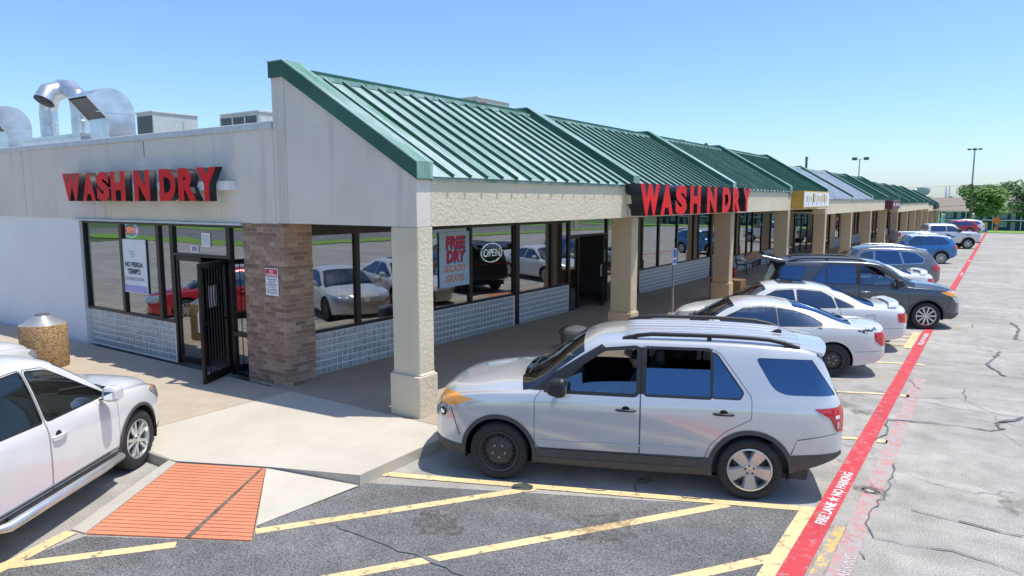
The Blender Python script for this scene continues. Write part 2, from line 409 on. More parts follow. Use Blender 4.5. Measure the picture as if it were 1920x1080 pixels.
# sealed and open cracks
def ribbon(name, pts, wd, mat, z, seed=0, jit=0.05):
    rr = random.Random(seed); P = []
    for i in range(len(pts) - 1):
        a, b = Vector(pts[i]), Vector(pts[i + 1]); n = max(2, int((b - a).length / 0.12))
        for k in range(n): P.append(a.lerp(b, k / n) + Vector((rr.uniform(-jit, jit), rr.uniform(-jit, jit))))
    P.append(Vector(pts[-1])); m = MB().mat(mat); v = []
    for i, p in enumerate(P):
        d = P[min(i + 1, len(P) - 1)] - P[max(0, i - 1)]; n = Vector((-d.y, d.x)).normalized() * wd * rr.uniform(0.15, 0.5)
        v += [(p.x - n.x, p.y - n.y, gz(p.y) + z), (p.x + n.x, p.y + n.y, gz(p.y) + z)]
    m.add(v, [(2 * i, 2 * i + 2, 2 * i + 3, 2 * i + 1) for i in range(len(P) - 1)])
    return m.build(name, lot)
CR = [(0.075, 1, [(-5.45, 4.69), (-4.66, 4.68), (-4.21, 4.67), (-3.7, 4.67), (-3.26, 4.64)]), (0.022, 1, [(-0.89, 9.82), (-0.87, 9.35), (-0.86, 8.75), (-0.91, 8.38), (-0.92, 7.82), (-0.8, 7.53), (-0.53, 7.53), (-0.17, 7.63), (0.13, 7.57), (0.38, 7.5)]), (0.045, 1, [(-1.25, 11.84), (-0.57, 12.06), (0.12, 12.14), (0.26, 12.34)]), (0.05, 1, [(0.22, 12.26), (0.16, 12.51), (0.49, 13.14)]), (0.02, 0, [(-0.56, 8.47), (-0.15, 8.4)]), (0.035, 1, [(-0.15, 8.4), (0.15, 8.35), (0.4, 8.38)]), (0.03, 1, [(-1.22, 11.81), (-1.12, 11.2), (-1.23, 10.76)]), (0.018, 0, [(0.22, 12.12), (0.46, 11.59)]), (0.09, 1, [(0.43, 23.51), (0.61, 22.45), (0.47, 20.69), (0.6, 20.59)]), (0.07, 1, [(0.2, 18.74), (-0.03, 17.09), (0.27, 16.14)]), (0.02, 0, [(0.27, 16.14), (0.56, 16.1)]), (0.02, 0, [(0.2, 18.74), (0.62, 18.94)]), (0.02, 0, [(-0.33, 14.6), (-0.27, 13.77), (0.04, 13.28), (0.29, 13.12)]), (0.06, 1, [(0.15, 12.56), (0.5, 13.19)]), (0.03, 1, [(-1.26, 11.86), (-0.5, 12.11)]), (0.02, 0, [(-0.82, 21.51), (-0.41, 21.93), (-0.46, 22.65)]), (0.02, 0, [(-0.14, 28.66), (0.29, 27.86), (0.49, 26.98)]), (0.02, 0, [(-1.21, 14.77), (-0.96, 14.07)]), (0.02, 0, [(-1.11, 16.91), (-0.05, 17.07)]), (0.02, 0, [(-1.26, 13.27), (-0.77, 13.61), (-0.36, 13.89)]), (0.015, 0, [(-0.92, 7.11), (-0.82, 6.99)]), (0.02, 0, [(-0.21, 13.26), (0.24, 13.13), (0.49, 13.2)])]
for i, (wd, kind, pts) in enumerate(CR): ribbon('crack', pts, wd, 'crack_seal' if kind else 'crack_line', 0.016 if i else 0.013, i, 0.03)
def blot(x, y, r, seed, mat='stain_soft', z=0.017, sy=1.0):
    rr = random.Random(seed)
    sheet('oil_stain', [(x + r * rr.uniform(.45, 1.1) * math.cos(a * .2094), y + sy * r * rr.uniform(.45, 1.1) * math.sin(a * .2094)) for a in range(30)], z, mat, lot)
blot(-1.02, 8.78, 0.11, 3, 'stain_oil', z=0.0185); blot(-1.03, 8.72, 0.05, 5, 'kerb', z=0.020); blot(-1.02, 8.78, 0.22, 3, z=0.0178)
blot(-2.0, 12.4, 0.42, 4, sy=.7); blot(-1.6, 12.1, 0.22, 6, z=.0172); blot(-1.75, 9.9, 0.25, 8); blot(-3.0, 18.4, .5, 21); blot(-3.2, 24, .5, 22); blot(-4.6, 5.3, .35, 23); blot(-3.1, 6.2, .4, 24); blot(1.2, 12, .5, 25); blot(.4, 9.2, .35, 26)
blot(-2.5, 5.6, 0.045, 11); blot(-2.0, 5.5, 0.03, 12); blot(-3.4, 6.3, 0.03, 13); blot(-1.45, 9.6, 0.08, 14)

# ------------------------------------------------------------------ pavement, kerb, kerb ramp
walk = MB().mat('kerb')
walk.prism([(-60, 4.62), (-8.26, 4.55), (-8.26, 4.70), (-60, 4.77)], 'z', -0.3, 0.137)
walk = walk.build('sidewalk', bevel=0.012); walk['kind'] = 'structure'
for i in range(27):                                   # kerb stones along the shops
    y0 = 7.45 + i * 3.55; y1 = y0 + 3.54
    m = MB().mat('kerb'); v = []
    for y in (y0, y1):
        z = gz(y) + 0.137; v += [(-6.17, y, -1), (-6.02, y, -1), (-6.00, y, z - .02), (-6.02, y, z), (-6.17, y, z)]
    m.add(v, [(i0, (i0 + 1) % 5, 5 + (i0 + 1) % 5, 5 + i0) for i0 in range(5)] + [(4, 3, 2, 1, 0), (5, 6, 7, 8, 9)])
    m.build('kerb_stone', walk)
    sheet('slab', [(-10.2, y0 + .006), (-6.175, y0 + .006), (-6.175, y1), (-10.2, y1)], 0.14, 'concrete_walk', walk, thick=0.3)
sheet('slab', [(-9.64, 4.64), (-8.27, 4.556), (-8.16, 4.565), (-7.06, 5.09), (-5.96, 5.53), (-6.02, 7.445), (-9.64, 7.445)], 0.14, 'concrete_pale', walk, thick=0.3)
for i in range(12):
    x1 = -9.655 - i * 3.2; sheet('slab', [(x1 - 3.19, 4.79), (x1, 4.785), (x1, 7.445), (x1 - 3.19, 7.445)], 0.14, 'concrete_tan', walk, thick=0.3)
    
ramp = empty('kerb_ramp', (-7.1, 4.1, 0)); ramp['kind'] = 'structure'
TL, TR, BR, BL = Vector((-8.10, 4.545, .137)), Vector((-7.06, 5.05, .137)), Vector((-5.84, 3.98, .012)), Vector((-7.33, 3.13, .012))
m = MB().mat('ramp_groove')
m.add([TL - Vector((0, 0, .006)), TR - Vector((0, 0, .006)), BR - Vector((0, 0, .006)), BL - Vector((0, 0, .006))], [(3, 2, 1, 0)]); m.build('ramp_base', ramp)
NS = 23
for i in range(NS):
    t0, t1 = (i + .07) / NS, (i + .93) / NS
    v = [TL.lerp(BL, t0), TR.lerp(BR, t0), TR.lerp(BR, t1), TL.lerp(BL, t1)]; lo = [p - Vector((0, 0, .03)) for p in v]
    m = MB().mat('ramp_orange'); m.add(v + lo, [(3, 2, 1, 0), (0, 1, 5, 4), (1, 2, 6, 5), (2, 3, 7, 6), (3, 0, 4, 7)]); m.build('ramp_band', ramp)
m = MB().mat('kerb')                                   # pale edging on the left, flare on the right
A = [Vector((-8.27, 4.54, .139)), TL + Vector((-.01, 0, .002)), BL + Vector((-.01, .0, .004)), Vector((-7.55, 3.09, .014))]
m.add(A + [p - Vector((0, 0, .3)) for p in A], [(3, 2, 1, 0), (0, 1, 5, 4), (1, 2, 6, 5), (2, 3, 7, 6), (3, 0, 4, 7)]); m.build('edging', ramp)
m = MB().mat('concrete_pale')
A = [TR + Vector((.012, 0, .002)), Vector((-5.96, 5.515, .02)), Vector((-6.08, 4.22, .008)), BR + Vector((.01, .01, .003))]
m.add(A, [(3, 2, 1, 0)]); m.build('ramp_flare', ramp)
m = MB().mat('stain_oil')
m.prism([(0, 0), (1, 0), (1, 1), (0, 1)], 'z', 0, 0.0001) if False else None
a, b = TR + Vector((-.03, -.02, .004)), TL.lerp(TR, .02).lerp(BL.lerp(BR, .62), 1.0) + Vector((0, 0, .004))
d = (b - a).normalized(); n = Vector((-d.y, d.x, 0)) * .012
m.add([a - n, a + n, b + n * 2.4, b - n * 2.4], [(0, 1, 2, 3)]); m.build('ramp_crack', ramp)
# ------------------------------------------------------------------ the strip of shops
stucco('stucco_grey', (0.72, 0.655, 0.565), 34, 0.45, 0.5, staincol=(0.36, 0.34, 0.32))
stucco('stucco_cream', (0.66, 0.575, 0.42), 17, 1.0, 0.14, staincol=(0.46, 0.33, 0.14))
stucco('stucco_tan', (0.54, 0.42, 0.27), 20, 0.6, 0.2, staincol=(0.36, 0.26, 0.14))
stucco('stucco_column', (0.66, 0.58, 0.43), 18, 0.8, 0.2, staincol=(0.42, 0.33, 0.17))
def painted_brick(name, col):
    b = NB(name); v = b.wcoord()
    c = b.node('ShaderNodeTexCoord'); sp = b.node('ShaderNodeSeparateXYZ'); cm = b.node('ShaderNodeCombineXYZ')
    g = b.node('ShaderNodeNewGeometry'); b.l.new(g.outputs['Position'], sp.inputs[0])
    b.l.new(sp.outputs[0], cm.inputs[0]); b.l.new(sp.outputs[2], cm.inputs[1])
    br = b.node('ShaderNodeTexBrick'); b.l.new(cm.outputs[0], br.inputs['Vector'])
    br.inputs['Scale'].default_value = 1.0; br.inputs['Brick Width'].default_value = 0.4; br.inputs['Row Height'].default_value = 0.1
    br.inputs['Mortar Size'].default_value = 0.008; br.inputs['Color1'].default_value = (1, 1, 1, 1); br.inputs['Color2'].default_value = (.9, .9, .9, 1); br.inputs['Mortar'].default_value = (0, 0, 0, 1)
    n = b.noise(v, 0.8, 6)
    b.set(Base_Color=b.ramp(n, [(0.3, tuple(x * .93 for x in col)), (0.7, col)]), Roughness=0.75)
    b.bump(b.mix(0.75, b.noise(v, 30, 3), br.outputs[0]), 0.35, 0.006); return b.m
painted_brick('white_brick', (0.82, 0.82, 0.80))
plain('coping', (0.55, 0.56, 0.57), 0.5, 0.2, 0.1)
plain('bronze', (0.028, 0.022, 0.019), 0.35, 0.4, 0.2)
plain('bar_black', (0.015, 0.015, 0.016), 0.45, 0.3, 0.2)
plain('mortar', (0.52, 0.45, 0.37), 0.95, var=0.15, scale=20, bump=0.4)
plain('grout', (0.72, 0.73, 0.70), 0.9, var=0.12, scale=20, bump=0.2)
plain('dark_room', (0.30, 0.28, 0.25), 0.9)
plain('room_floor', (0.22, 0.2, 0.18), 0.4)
plain('soffit', (0.50, 0.42, 0.30), 0.9)
plain('roof_gravel', (0.45, 0.43, 0.4), 0.95, var=0.25, scale=12)
plain('galvanized', (0.62, 0.64, 0.66), 0.3, 0.75, 0.14, 3.0)
plain('galv_dark', (0.12, 0.12, 0.125), 0.6, 0.3, 0.2)
plain('unit_grey', (0.50, 0.53, 0.49), 0.5, 0.0, 0.1)
plain('unit_dark', (0.10, 0.11, 0.11), 0.6, 0.2, 0.2)
plain('white', (0.78, 0.78, 0.77), 0.5, 0, 0.06)
plain('paper', (0.80, 0.80, 0.80), 0.7, 0, 0.04)
plain('black', (0.018, 0.018, 0.02), 0.5, 0, 0.2)
plain('print_dark', (0.06, 0.06, 0.09), 0.6, 0, 0.1)
plain('print_red', (0.62, 0.02, 0.05), 0.5, 0, 0.08)
plain('print_navy', (0.05, 0.05, 0.25), 0.5, 0, 0.1)
plain('print_orange', (0.75, 0.22, 0.06), 0.5, 0, 0.1)
plain('print_sky', (0.40, 0.58, 0.74), 0.5, 0, 0.1)
plain('print_violet', (0.40, 0.38, 0.68), 0.5, 0, 0.1)
plain('print_grey', (0.35, 0.37, 0.42), 0.6, 0, 0.1)
plain('neon_white', (0.9, 0.95, 1.0), 0.4, emit=((0.85, 0.93, 1.0), 4.0))
plain('neon_red', (0.8, 0.12, 0.03), 0.4, emit=((1.0, 0.10, 0.02), 6.0))
plain('neon_blue', (0.2, 0.4, 0.9), 0.4, emit=((0.15, 0.4, 1.0), 6.0))
plain('sign_yellow', (0.62, 0.34, 0.05), 0.4, 0, 0.08)
plain('sign_purple', (0.10, 0.015, 0.04), 0.4, 0, 0.1)
b = NB('letter_red'); v = b.wcoord(); b.set(Base_Color=b.ramp(b.noise(v, 1.5, 4), [(0.3, (0.62, 0.006, 0.012)), (0.7, (0.76, 0.010, 0.016))]), Roughness=0.4); b.b.inputs['Specular IOR Level'].default_value = 0.12
plain('letter_side', (0.022, 0.022, 0.025), 0.35, 0.1, 0.2)
roofmetal('roof_green_chalky', (0.16, 0.31, 0.245), (0.44, 0.53, 0.53), 0.9)
roofmetal('roof_green_light', (0.17, 0.33, 0.285), (0.40, 0.52, 0.51), 0.85)
roofmetal('roof_green', (0.085, 0.22, 0.16), (0.17, 0.31, 0.26), 0.7)
roofmetal('roof_silver', (0.46, 0.50, 0.54), (0.66, 0.70, 0.74), 0.7)
roofmetal('trim_green', (0.018, 0.085, 0.055), (0.05, 0.15, 0.11), 0.6)
roofmetal('rib_shade_green', (0.022, 0.095, 0.062), (0.06, 0.17, 0.125), 0.5)  # rib sides darker than the pans: their shade is put into the colour
roofmetal('cap_green', (0.10, 0.25, 0.17), (0.42, 0.52, 0.50), 0.85)
glassy('shop_glass', (0.03, 0.035, 0.035), 0.52, 0.27, 0.004, 0.06)
b = NB('brick'); v = b.wcoord(); oi = b.node('ShaderNodeObjectInfo')
c = b.ramp(oi.outputs['Random'], [(0.0, (0.22, 0.130, 0.085)), (0.45, (0.32, 0.20, 0.135)), (0.8, (0.38, 0.245, 0.17)), (1.0, (0.43, 0.30, 0.22))])
c = b.mix(0.35, c, b.ramp(b.noise(v, 60, 4), [(0.3, 0.3), (0.7, 0.7)]), 'OVERLAY'); b.set(Base_Color=c, Roughness=0.9); b.bump(b.noise(v, 90, 3), 0.5, 0.004)
b = NB('glass_block'); v = b.wcoord(); oi = b.node('ShaderNodeObjectInfo')
c = b.mix(oi.outputs['Random'], (0.30, 0.35, 0.345), (0.44, 0.48, 0.465)); b.set(Base_Color=c, Roughness=0.07); b.b.inputs['IOR'].default_value = 2.1
b.bump(b.noise(v, 22, 2), 0.55, 0.02)

MALL = empty('strip_mall', (-8.4, 7.6, 0), 0, 'long cream stucco strip mall with green standing seam roof and colonnade', 'building')
XF, YF, PB, NBAY = -6.84, 7.56, 7.1, 14
XS = -10.15
def dzl(k): return [0, -0.27, -0.55, -0.82][min(3, k // 4)]
def bx(name, x0, x1, y0, y1, z0, z1, mat, parent=MALL, bevel=0.0):
    return MB().mat(mat).box(x0, x1, y0, y1, z0, z1).build(name, parent, bevel=bevel)
YK = [YF + PB * k for k in range(NBAY + 1)]
# left wall: grey band above, white painted brick below, coping
for i, (x0, x1) in enumerate(((-13.98, -9.985), (-19.48, -14.0), (-26.98, -19.5), (-60, -27.0))):
    bx('wall', x0, x1, YF, YF + .3, 2.93, 4.49, 'stucco_grey')
bx('wall', -60, -16.93, YF + .02, YF + .3, -.2, 2.93, 'white_brick')
bx('coping', -60, -9.99, YF - .03, YF + .34, 4.49, 4.615, 'coping', bevel=.012)
bx('lintel', -17.05, -10.9, YF - .05, YF + .1, 2.885, 2.925, 'coping')
stucco('stucco_patch', (0.65, 0.615, 0.565), 34, 0.35, 0.3, staincol=(0.42, 0.42, 0.43)); stucco('stucco_rust', (0.71, 0.63, 0.49), 34, 0.35, 0.55, staincol=(0.50, 0.36, 0.16))
bx('wall_patch', -16.75, -11.15, YF - .002, YF + .01, 3.93, 4.17, 'stucco_patch'); bx('wall_patch', -15.9, -11.1, YF - .002, YF + .01, 2.94, 3.30, 'stucco_rust'); bx('wall_patch', -14.35, -14.0, YF - .0025, YF + .01, 4.17, 4.48, 'stucco_patch'); bx('wall_patch', -11.5, -11.05, YF - .0025, YF + .01, 4.0, 4.48, 'stucco_patch')
# gable end over the colonnade
m = MB().mat('stucco_grey')
m.prism([(-9.975, 2.945), (-9.67, 2.945), (-9.67, 5.30), (-9.975, 5.30)], 'y', YF, YF + .3); m.build('wall', MALL)
m = MB().mat('stucco_grey')
m.prism([(-9.662, 2.945), (XF, 2.945), (XF, 3.64), (-9.662, 5.275)], 'y', YF, YF + .3); m.build('gable', MALL)
def fin(k):
    z = dzl(max(0, k - 1)); y0 = YK[k]
    ya, yb = (y0 - .045, y0 + .30) if k == 0 else (y0 - .02, y0 + .30)
    lo = 0.0 if k == 0 else -0.06
    prof = [(-6.80, 3.62 + lo), (-6.80, 3.86), (-9.62, 5.545), (-9.99, 5.545), (-9.99, 5.30 + lo), (-9.66, 5.30 + lo)]
    m = MB().mat('trim_green'); m.prism([(x, q + z) for x, q in prof], 'y', ya, yb); o = m.build('roof_fin', MALL)
    m = MB().mat('cap_green')
    v = [(-6.785, ya - .01, 3.872 + z), (-6.785, yb + .01, 3.872 + z), (-9.625, yb + .01, 5.557 + z), (-9.625, ya - .01, 5.557 + z), (-10.0, yb + .01, 5.557 + z), (-10.0, ya - .01, 5.557 + z)]
    v += [(a, b_, c_ - .02) for a, b_, c_ in v]
    m.add(v, [(0, 1, 2, 3), (3, 2, 4, 5), (6, 9, 8, 7), (9, 11, 10, 8), (0, 6, 7, 1), (1, 7, 8, 2), (2, 8, 10, 4), (5, 11, 9, 3), (3, 9, 6, 0), (4, 10, 11, 5)]); m.build('fin_cap', o)
    m = MB().mat('cap_green').box(-6.798, -6.783, ya + .005, yb - .005, 3.63 + lo + z, 3.862 + z); m.build('fin_end', o)
for k in range(NBAY + 1): fin(k)
# standing seam roof, bay by bay
EX, EZ, RX, RZ = -6.775, 3.665, -9.62, 5.36
SL = Vector((RX - EX, 0, RZ - EZ)); SN = Vector((-SL.z, 0, SL.x)).normalized(); SN = SN if SN.z > 0 else -SN
NPAN = 16; PW = (PB - .32) / NPAN
def panel_mesh(mat, rib):
    m = MB().mat(mat)
    def q(y, s, h): p = Vector((EX, y, EZ)) + SL * s + SN * h; return tuple(p)
    t = .012; r = .034
    m.add([q(0, 0, 0), q(PW, 0, 0), q(PW, 1, 0), q(0, 1, 0), q(0, 0, -t), q(PW, 0, -t)], [(0, 1, 2, 3), (0, 4, 5, 1)])
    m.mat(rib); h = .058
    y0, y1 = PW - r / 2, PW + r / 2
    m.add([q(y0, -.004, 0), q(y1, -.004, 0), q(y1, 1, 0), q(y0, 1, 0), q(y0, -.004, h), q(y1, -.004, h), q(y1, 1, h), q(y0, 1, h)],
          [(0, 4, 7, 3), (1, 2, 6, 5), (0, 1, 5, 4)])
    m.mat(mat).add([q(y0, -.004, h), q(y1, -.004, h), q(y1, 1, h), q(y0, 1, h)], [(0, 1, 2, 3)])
    return m.mesh('roof_panel')
PM = {}
bayroof = ['roof_green_chalky', 'roof_green_light', 'roof_green_light', 'roof_green', 'roof_silver', 'roof_silver', 'roof_green', 'roof_green', 'roof_green', 'roof_green', 'roof_green', 'roof_green', 'roof_green', 'roof_green']
for k in range(NBAY):
    z = dzl(k); mt = bayroof[k]; y0, y1 = YK[k] + .3, YK[k + 1] - .02
    if mt not in PM: PM[mt] = panel_mesh(mt, 'rib_shade_green' if mt != 'roof_silver' else mt)
    m = MB().mat('trim_green' if mt != 'roof_silver' else 'roof_silver').box(-9.78, -9.60, y0, y1, 5.33 + z, 5.465 + z); m.mat('cap_green').box(-9.60, -9.52, y0, y1, 5.315 + z, 5.39 + z)
    rf = m.build('roof', MALL)
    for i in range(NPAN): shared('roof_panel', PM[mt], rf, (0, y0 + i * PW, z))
    bx('back_wall', -9.97, -9.79, y0, y1, 4.0 + z, 5.42 + z, 'coping')
    fm = 'stucco_cream'
    zb = 2.945 + z; zt = 3.66 + z
    ya = YK[k] + .305 if k == 0 else YK[k] + .004
    fo = bx('fascia', -7.42, XF, ya, YK[k + 1] - .004, zb, zt, fm)
    bx('eave_trim', XF + .002, XF + .03, ya, YK[k + 1] - .03, 3.61 + z, 3.648 + z, 'cap_green', fo)
    bx('soffit', XS, -7.43, YK[k] + (.31 if k == 0 else 0), YK[k + 1] - .005, 2.97 + z, 3.06 + z, 'soffit')
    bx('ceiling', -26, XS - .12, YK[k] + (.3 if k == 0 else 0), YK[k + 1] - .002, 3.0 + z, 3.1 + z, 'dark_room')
    bx('roof_deck', -34, -9.98, YK[k] + (.31 if k == 0 else 0), YK[k + 1] - .002, 4.1 + z, 4.2 + z, 'roof_gravel')
bx('roof_deck', -60, -34.01, YF + .31, 40, 4.1, 4.2, 'roof_gravel')
bx('wall', -26, -6.9, YK[-1] + .31, YK[-1] + .55, -2, 2.6, 'stucco_tan')
# columns on plinths
for k in range(NBAY + 1):
    y0 = YK[k] if k == 0 else YK[k] + .06; z = dzl(max(0, k - 1)); g0 = gz(y0) + .1
    mt = 'stucco_column' if k == 0 else 'stucco_tan'
    c = MB().mat(mt).box(-7.36, XF + .002, y0 + .002, y0 + .34, g0, 2.943 + z).build('column', MALL, bevel=.015)
    m = MB().mat(mt).box(-7.395, XF + .035, y0 - .04, y0 + .375, g0 - .2, g0 + .66)
    m.prism([(-7.395, g0 + .66), (-7.36, g0 + .70), (XF, g0 + .70), (XF + .035, g0 + .66)], 'y', y0 - .0, y0 + .34); m.build('plinth', c, bevel=.012)
# brick pier
pier = MB().mat('mortar').box(-10.925, -9.832, YF + .012, YF + .60, .1, 2.944).build('brick_pier', MALL)
BL_, BH_, BD_, CO = 0.196, 0.068, 0.092, 0.0800
def brickmesh(l, w_):
    m = MB().mat('brick').box(-l / 2, l / 2, -w_ / 2, w_ / 2, -BH_ / 2, BH_ / 2); me = m.mesh('brick')
    bm = bmesh.new(); bm.from_mesh(me); bmesh.ops.bevel(bm, geom=bm.edges[:], offset=.004, segments=1, affect='EDGES'); bm.to_mesh(me); bm.free(); return me
BM_ = {}
def brick(cx, cy, cz, lx, ly):
    key = (round(lx, 3), round(ly, 3))
    if key not in BM_: BM_[key] = brickmesh(lx, ly)
    shared('brick', BM_[key], pier, (cx + rnd.uniform(-.0015, .0015), cy + rnd.uniform(-.003, .003), cz))
for r_ in range(35):
    z = .145 + CO * (r_ + .5)
    x = -9.82; first = True; odd = r_ % 2
    segs = []
    if odd: x -= BD_ + .010                      # a side brick turns the corner
    while x > -10.915:
        l = BL_ if not (first and False) else BL_
        l = min(l, x + 10.925)
        if l > .04: segs.append((x - l, x))
        x -= l + .0105
    for a, b_ in segs: brick((a + b_) / 2, YF + BD_ / 2, z, b_ - a, BD_)
    y = YF + (0 if odd else BD_ + .0105)
    while y < 8.15:
        l = min(BL_, 8.16 - y)
        if l > .04: brick(-9.82 - BD_ / 2, y + l / 2, z, BD_, l)
        y += l + .0105
# glass blocks: front panel and side panels
GB = .128
def blockmesh(axis):
    h = GB / 2 - .011; m = MB().mat('glass_block'); i_ = h - .016
    ring = [(-h, -h), (h, -h), (h, h), (-h, h)]; inn = [(-i_, -i_), (i_, -i_), (i_, i_), (-i_, i_)]
    def P(p, d): return (p[0], d, p[1]) if axis == 'y' else (d, p[0], p[1])
    s = -1 if axis == 'y' else 1
    v = [P(p, -s * .03) for p in ring] + [P(p, s * .001) for p in ring] + [P(p, s * .006) for p in inn]
    f = [(0, 1, 5, 4), (1, 2, 6, 5), (2, 3, 7, 6), (3, 0, 4, 7), (4, 5, 9, 8), (5, 6, 10, 9), (6, 7, 11, 10), (7, 4, 8, 11), (8, 9, 10, 11)]
    if axis == 'x': pass
    m.add(v, f); me = m.mesh('glass_block')
    bm = bmesh.new(); bm.from_mesh(me); bmesh.ops.recalc_face_normals(bm, faces=bm.faces[:]); bm.to_mesh(me); bm.free(); return me
GBY, GBX = blockmesh('y'), blockmesh('x')
pan = MB().mat('grout').box(-16.92, -13.40, YF + .10, YF + .2, .1, .905).build('glass_block_wall', MALL)
for i in range(27):
    for j in range(6): shared('glass_block', GBY, pan, (-16.89 + GB * (i + .5), YF + .097, .142 + GB * .985 * (j + .5)))
def side_blocks(y0, y1, single):
    n = int((y1 - y0) / GB); p = MB().mat('grout').box(XS - .1, XS - .005, y0, y1, .1, .905).build('glass_block_wall', MALL)
    if single:
        for i in range(n):
            for j in range(6): shared('glass_block', GBX, p, (XS, y0 + GB * (i + .5), .142 + GB * .985 * (j + .5)))
    else:
        m = MB(); vs = [tuple(v.co) for v in GBX.vertices]; fs = [tuple(q.vertices) for q in GBX.polygons]; m.mat('glass_block')
        for i in range(n):
            for j in range(6):
                o = (XS, y0 + GB * (i + .5), .142 + GB * .985 * (j + .5)); m.add([(a + o[0], b_ + o[1], c_ + o[2]) for a, b_, c_ in vs], fs)
        tag(m.build('glass_blocks', p), kind='stuff')
side_blocks(8.17, 10.96, True); side_blocks(10.98, 14.90, False); side_blocks(15.06, 17.66, False); side_blocks(22.45, 29.70, False)

# glazed shop fronts
def window(p0, p1, z0, z1, axis, plane, t=.055, grille=False, rail=None, glass='shop_glass', parent=MALL, d=.10, name='window'):
    # frame round one sheet of glass; axis 'y': runs along x in the plane y=plane; axis 'x': runs along y
    m = MB().mat('bronze'); s = 1 if axis == 'y' else -1
    def B(mm, a0, a1, b0, b1, dd0, dd1):
        if axis == 'y': mm.box(a0, a1, plane + dd0, plane + dd1, b0, b1)
        else: mm.box(plane - dd1, plane - dd0, a0, a1, b0, b1)
    B(m, p0, p0 + t, z0, z1, 0, d); B(m, p1 - t, p1, z0, z1, 0, d); B(m, p0 + t, p1 - t, z0, z0 + t, 0.002, d - .002); B(m, p0 + t, p1 - t, z1 - t, z1, 0.002, d - .002)
    if rail: B(m, p0 + t, p1 - t, rail - .04, rail + .04, 0.002, d - .002)
    wnd = m.build(name, parent)
    g = MB().mat(glass); B(g, p0 + t - .005, p1 - t + .005, z0 + t - .005, z1 - t + .005, .045, .053); g.build('pane', wnd)
    if grille:
        q = MB().mat('bar_black'); n = max(2, int((p1 - p0) / .125)); zt = grille
        for i in range(1, n):
            a = p0 + (p1 - p0) * i / n; B(q, a - .008, a + .008, z0 + .05, zt, .16, .176)
        for zz in (z0 + .06, zt): B(q, p0 + .03, p1 - .03, zz - .012, zz + .012, .158, .178)
        q.build('security_grille', wnd)
    return wnd
FY = YF + .08
for a, b_ in ((-16.92, -15.30), (-15.30, -13.86), (-13.86, -13.36)):
    window(a, b_, .905, 2.885, 'y', FY, grille=2.05)
window(-13.355, -11.50, 2.26, 2.885, 'y', FY)
window(-11.495, -10.93, .14, 2.885, 'y', FY, grille=2.1, rail=.90)
bx('door_frame', -13.355, -13.29, FY, FY + .1, .12, 2.26, 'bronze'); bx('door_frame', -11.56, -11.497, FY, FY + .1, .12, 2.26, 'bronze')
def door_leaf(hinge, ang, wd, z0, z1, paper=None, barred=True, glazed=True):
    d = empty('door', (hinge[0], hinge[1], z0)); d.rotation_euler.z = ang; d.parent = MALL; d.location = Vector(d.location) - MALL.location
    m = MB().mat('bronze'); h = z1 - z0
    m.box(0, .07, -.025, .025, 0, h); m.box(wd - .07, wd, -.025, .025, 0, h); m.box(.07, wd - .07, -.024, .024, 0, .13); m.box(.07, wd - .07, -.024, .024, h - .09, h); m.build('door_rail', d, world=False)
    if glazed: MB().mat('shop_glass').box(.065, wd - .065, -.005, .005, .125, h - .085).build('pane', d, world=False)
    if barred:
        m = MB().mat('bar_black')
        for i in range(1, 8):
            x = .07 + (wd - .14) * i / 8; m.box(x - .008, x + .008, .028, .044, .08, h - .05)
        for zz in (.1, h * .5, h - .07): m.box(.03, wd - .03, .027, .046, zz - .015, zz + .015)
        m.build('security_grille', d, world=False)
    m = MB().mat('galvanized'); m.bar((wd - .05, -.07, .9), (wd - .05, -.07, 1.25), .025); m.bar((wd - .05, -.03, .92), (wd - .05, -.07, .92), .02); m.bar((wd - .05, -.03, 1.23), (wd - .05, -.07, 1.23), .02); m.build('handle', d, world=False)
    if paper:
        MB().mat('paper').box(wd * .38, wd * .66, -.010, -.0065, h * .62, h * .80).build('notice', d, world=False)
    return d
door_leaf((-13.28, FY + .05), 0, .86, .15, 2.25, barred=False)
door_leaf((-11.60, FY - .0), R(-64), .85, .15, 2.25, paper=True, glazed=False)
# front posters, numbers, neon
P_ = lambda a: None
pst = MB().mat('paper').box(-15.32, -14.34, FY + .012, FY + .026, 1.40, 2.52).build('poster', MALL); FYP = FY + .010
m = MB().mat('print_violet').box(-15.30, -14.36, FYP - .001, FYP + .001, 1.415, 1.56); m.build('poster_band', pst)
for t, s, z, mt, bd in (('NO PIERDA', .135, 1.95, 'print_dark', .006), ('TIEMPO', .15, 1.80, 'print_dark', .006), ('LAVANDO ROPA', .098, 1.66, 'print_grey', .002)):
    text_obj('poster_text', t, s, mt, (-14.83, FYP - .002, z), (R(90), 0, 0), pst, bd, .001)
for i in range(4): MB().mat('print_grey').box(-14.98 + i * .03, -14.80 + i * .01, FYP - .002, FYP - .001, 2.26 - i * .035, 2.275 - i * .035).build('poster_mark', pst)
def neon(c, axis, wd, ht, txt, ring, letters, size):
    n = empty('neon_sign', c); n.parent = MALL; n.location = Vector(c) - MALL.location
    pts = [(wd / 2 * math.cos(a * math.pi / 16), ht / 2 * math.sin(a * math.pi / 16)) for a in range(33)]
    P3 = (lambda u, v: (u, 0, v)) if axis == 'y' else (lambda u, v: (0, u, v))
    MB().mat('black').prism([(p[0] * 1.08, p[1] * 1.12) for p in pts[:-1]], axis if axis == 'y' else 'x', *( (.03, .045) if axis == 'y' else (-.045, -.03))).build('backing', n, world=False)
    MB().mat(ring).tube([P3(*p) for p in pts], .012, 6).build('neon_tube', n, world=False)
    o = text_obj('neon_letters', txt, size, letters, (0, 0, 0), (R(90), 0, 0 if axis == 'y' else R(90)), None, .0, .01)
    o.parent = n; o.location = P3(0, -size * .34); return n
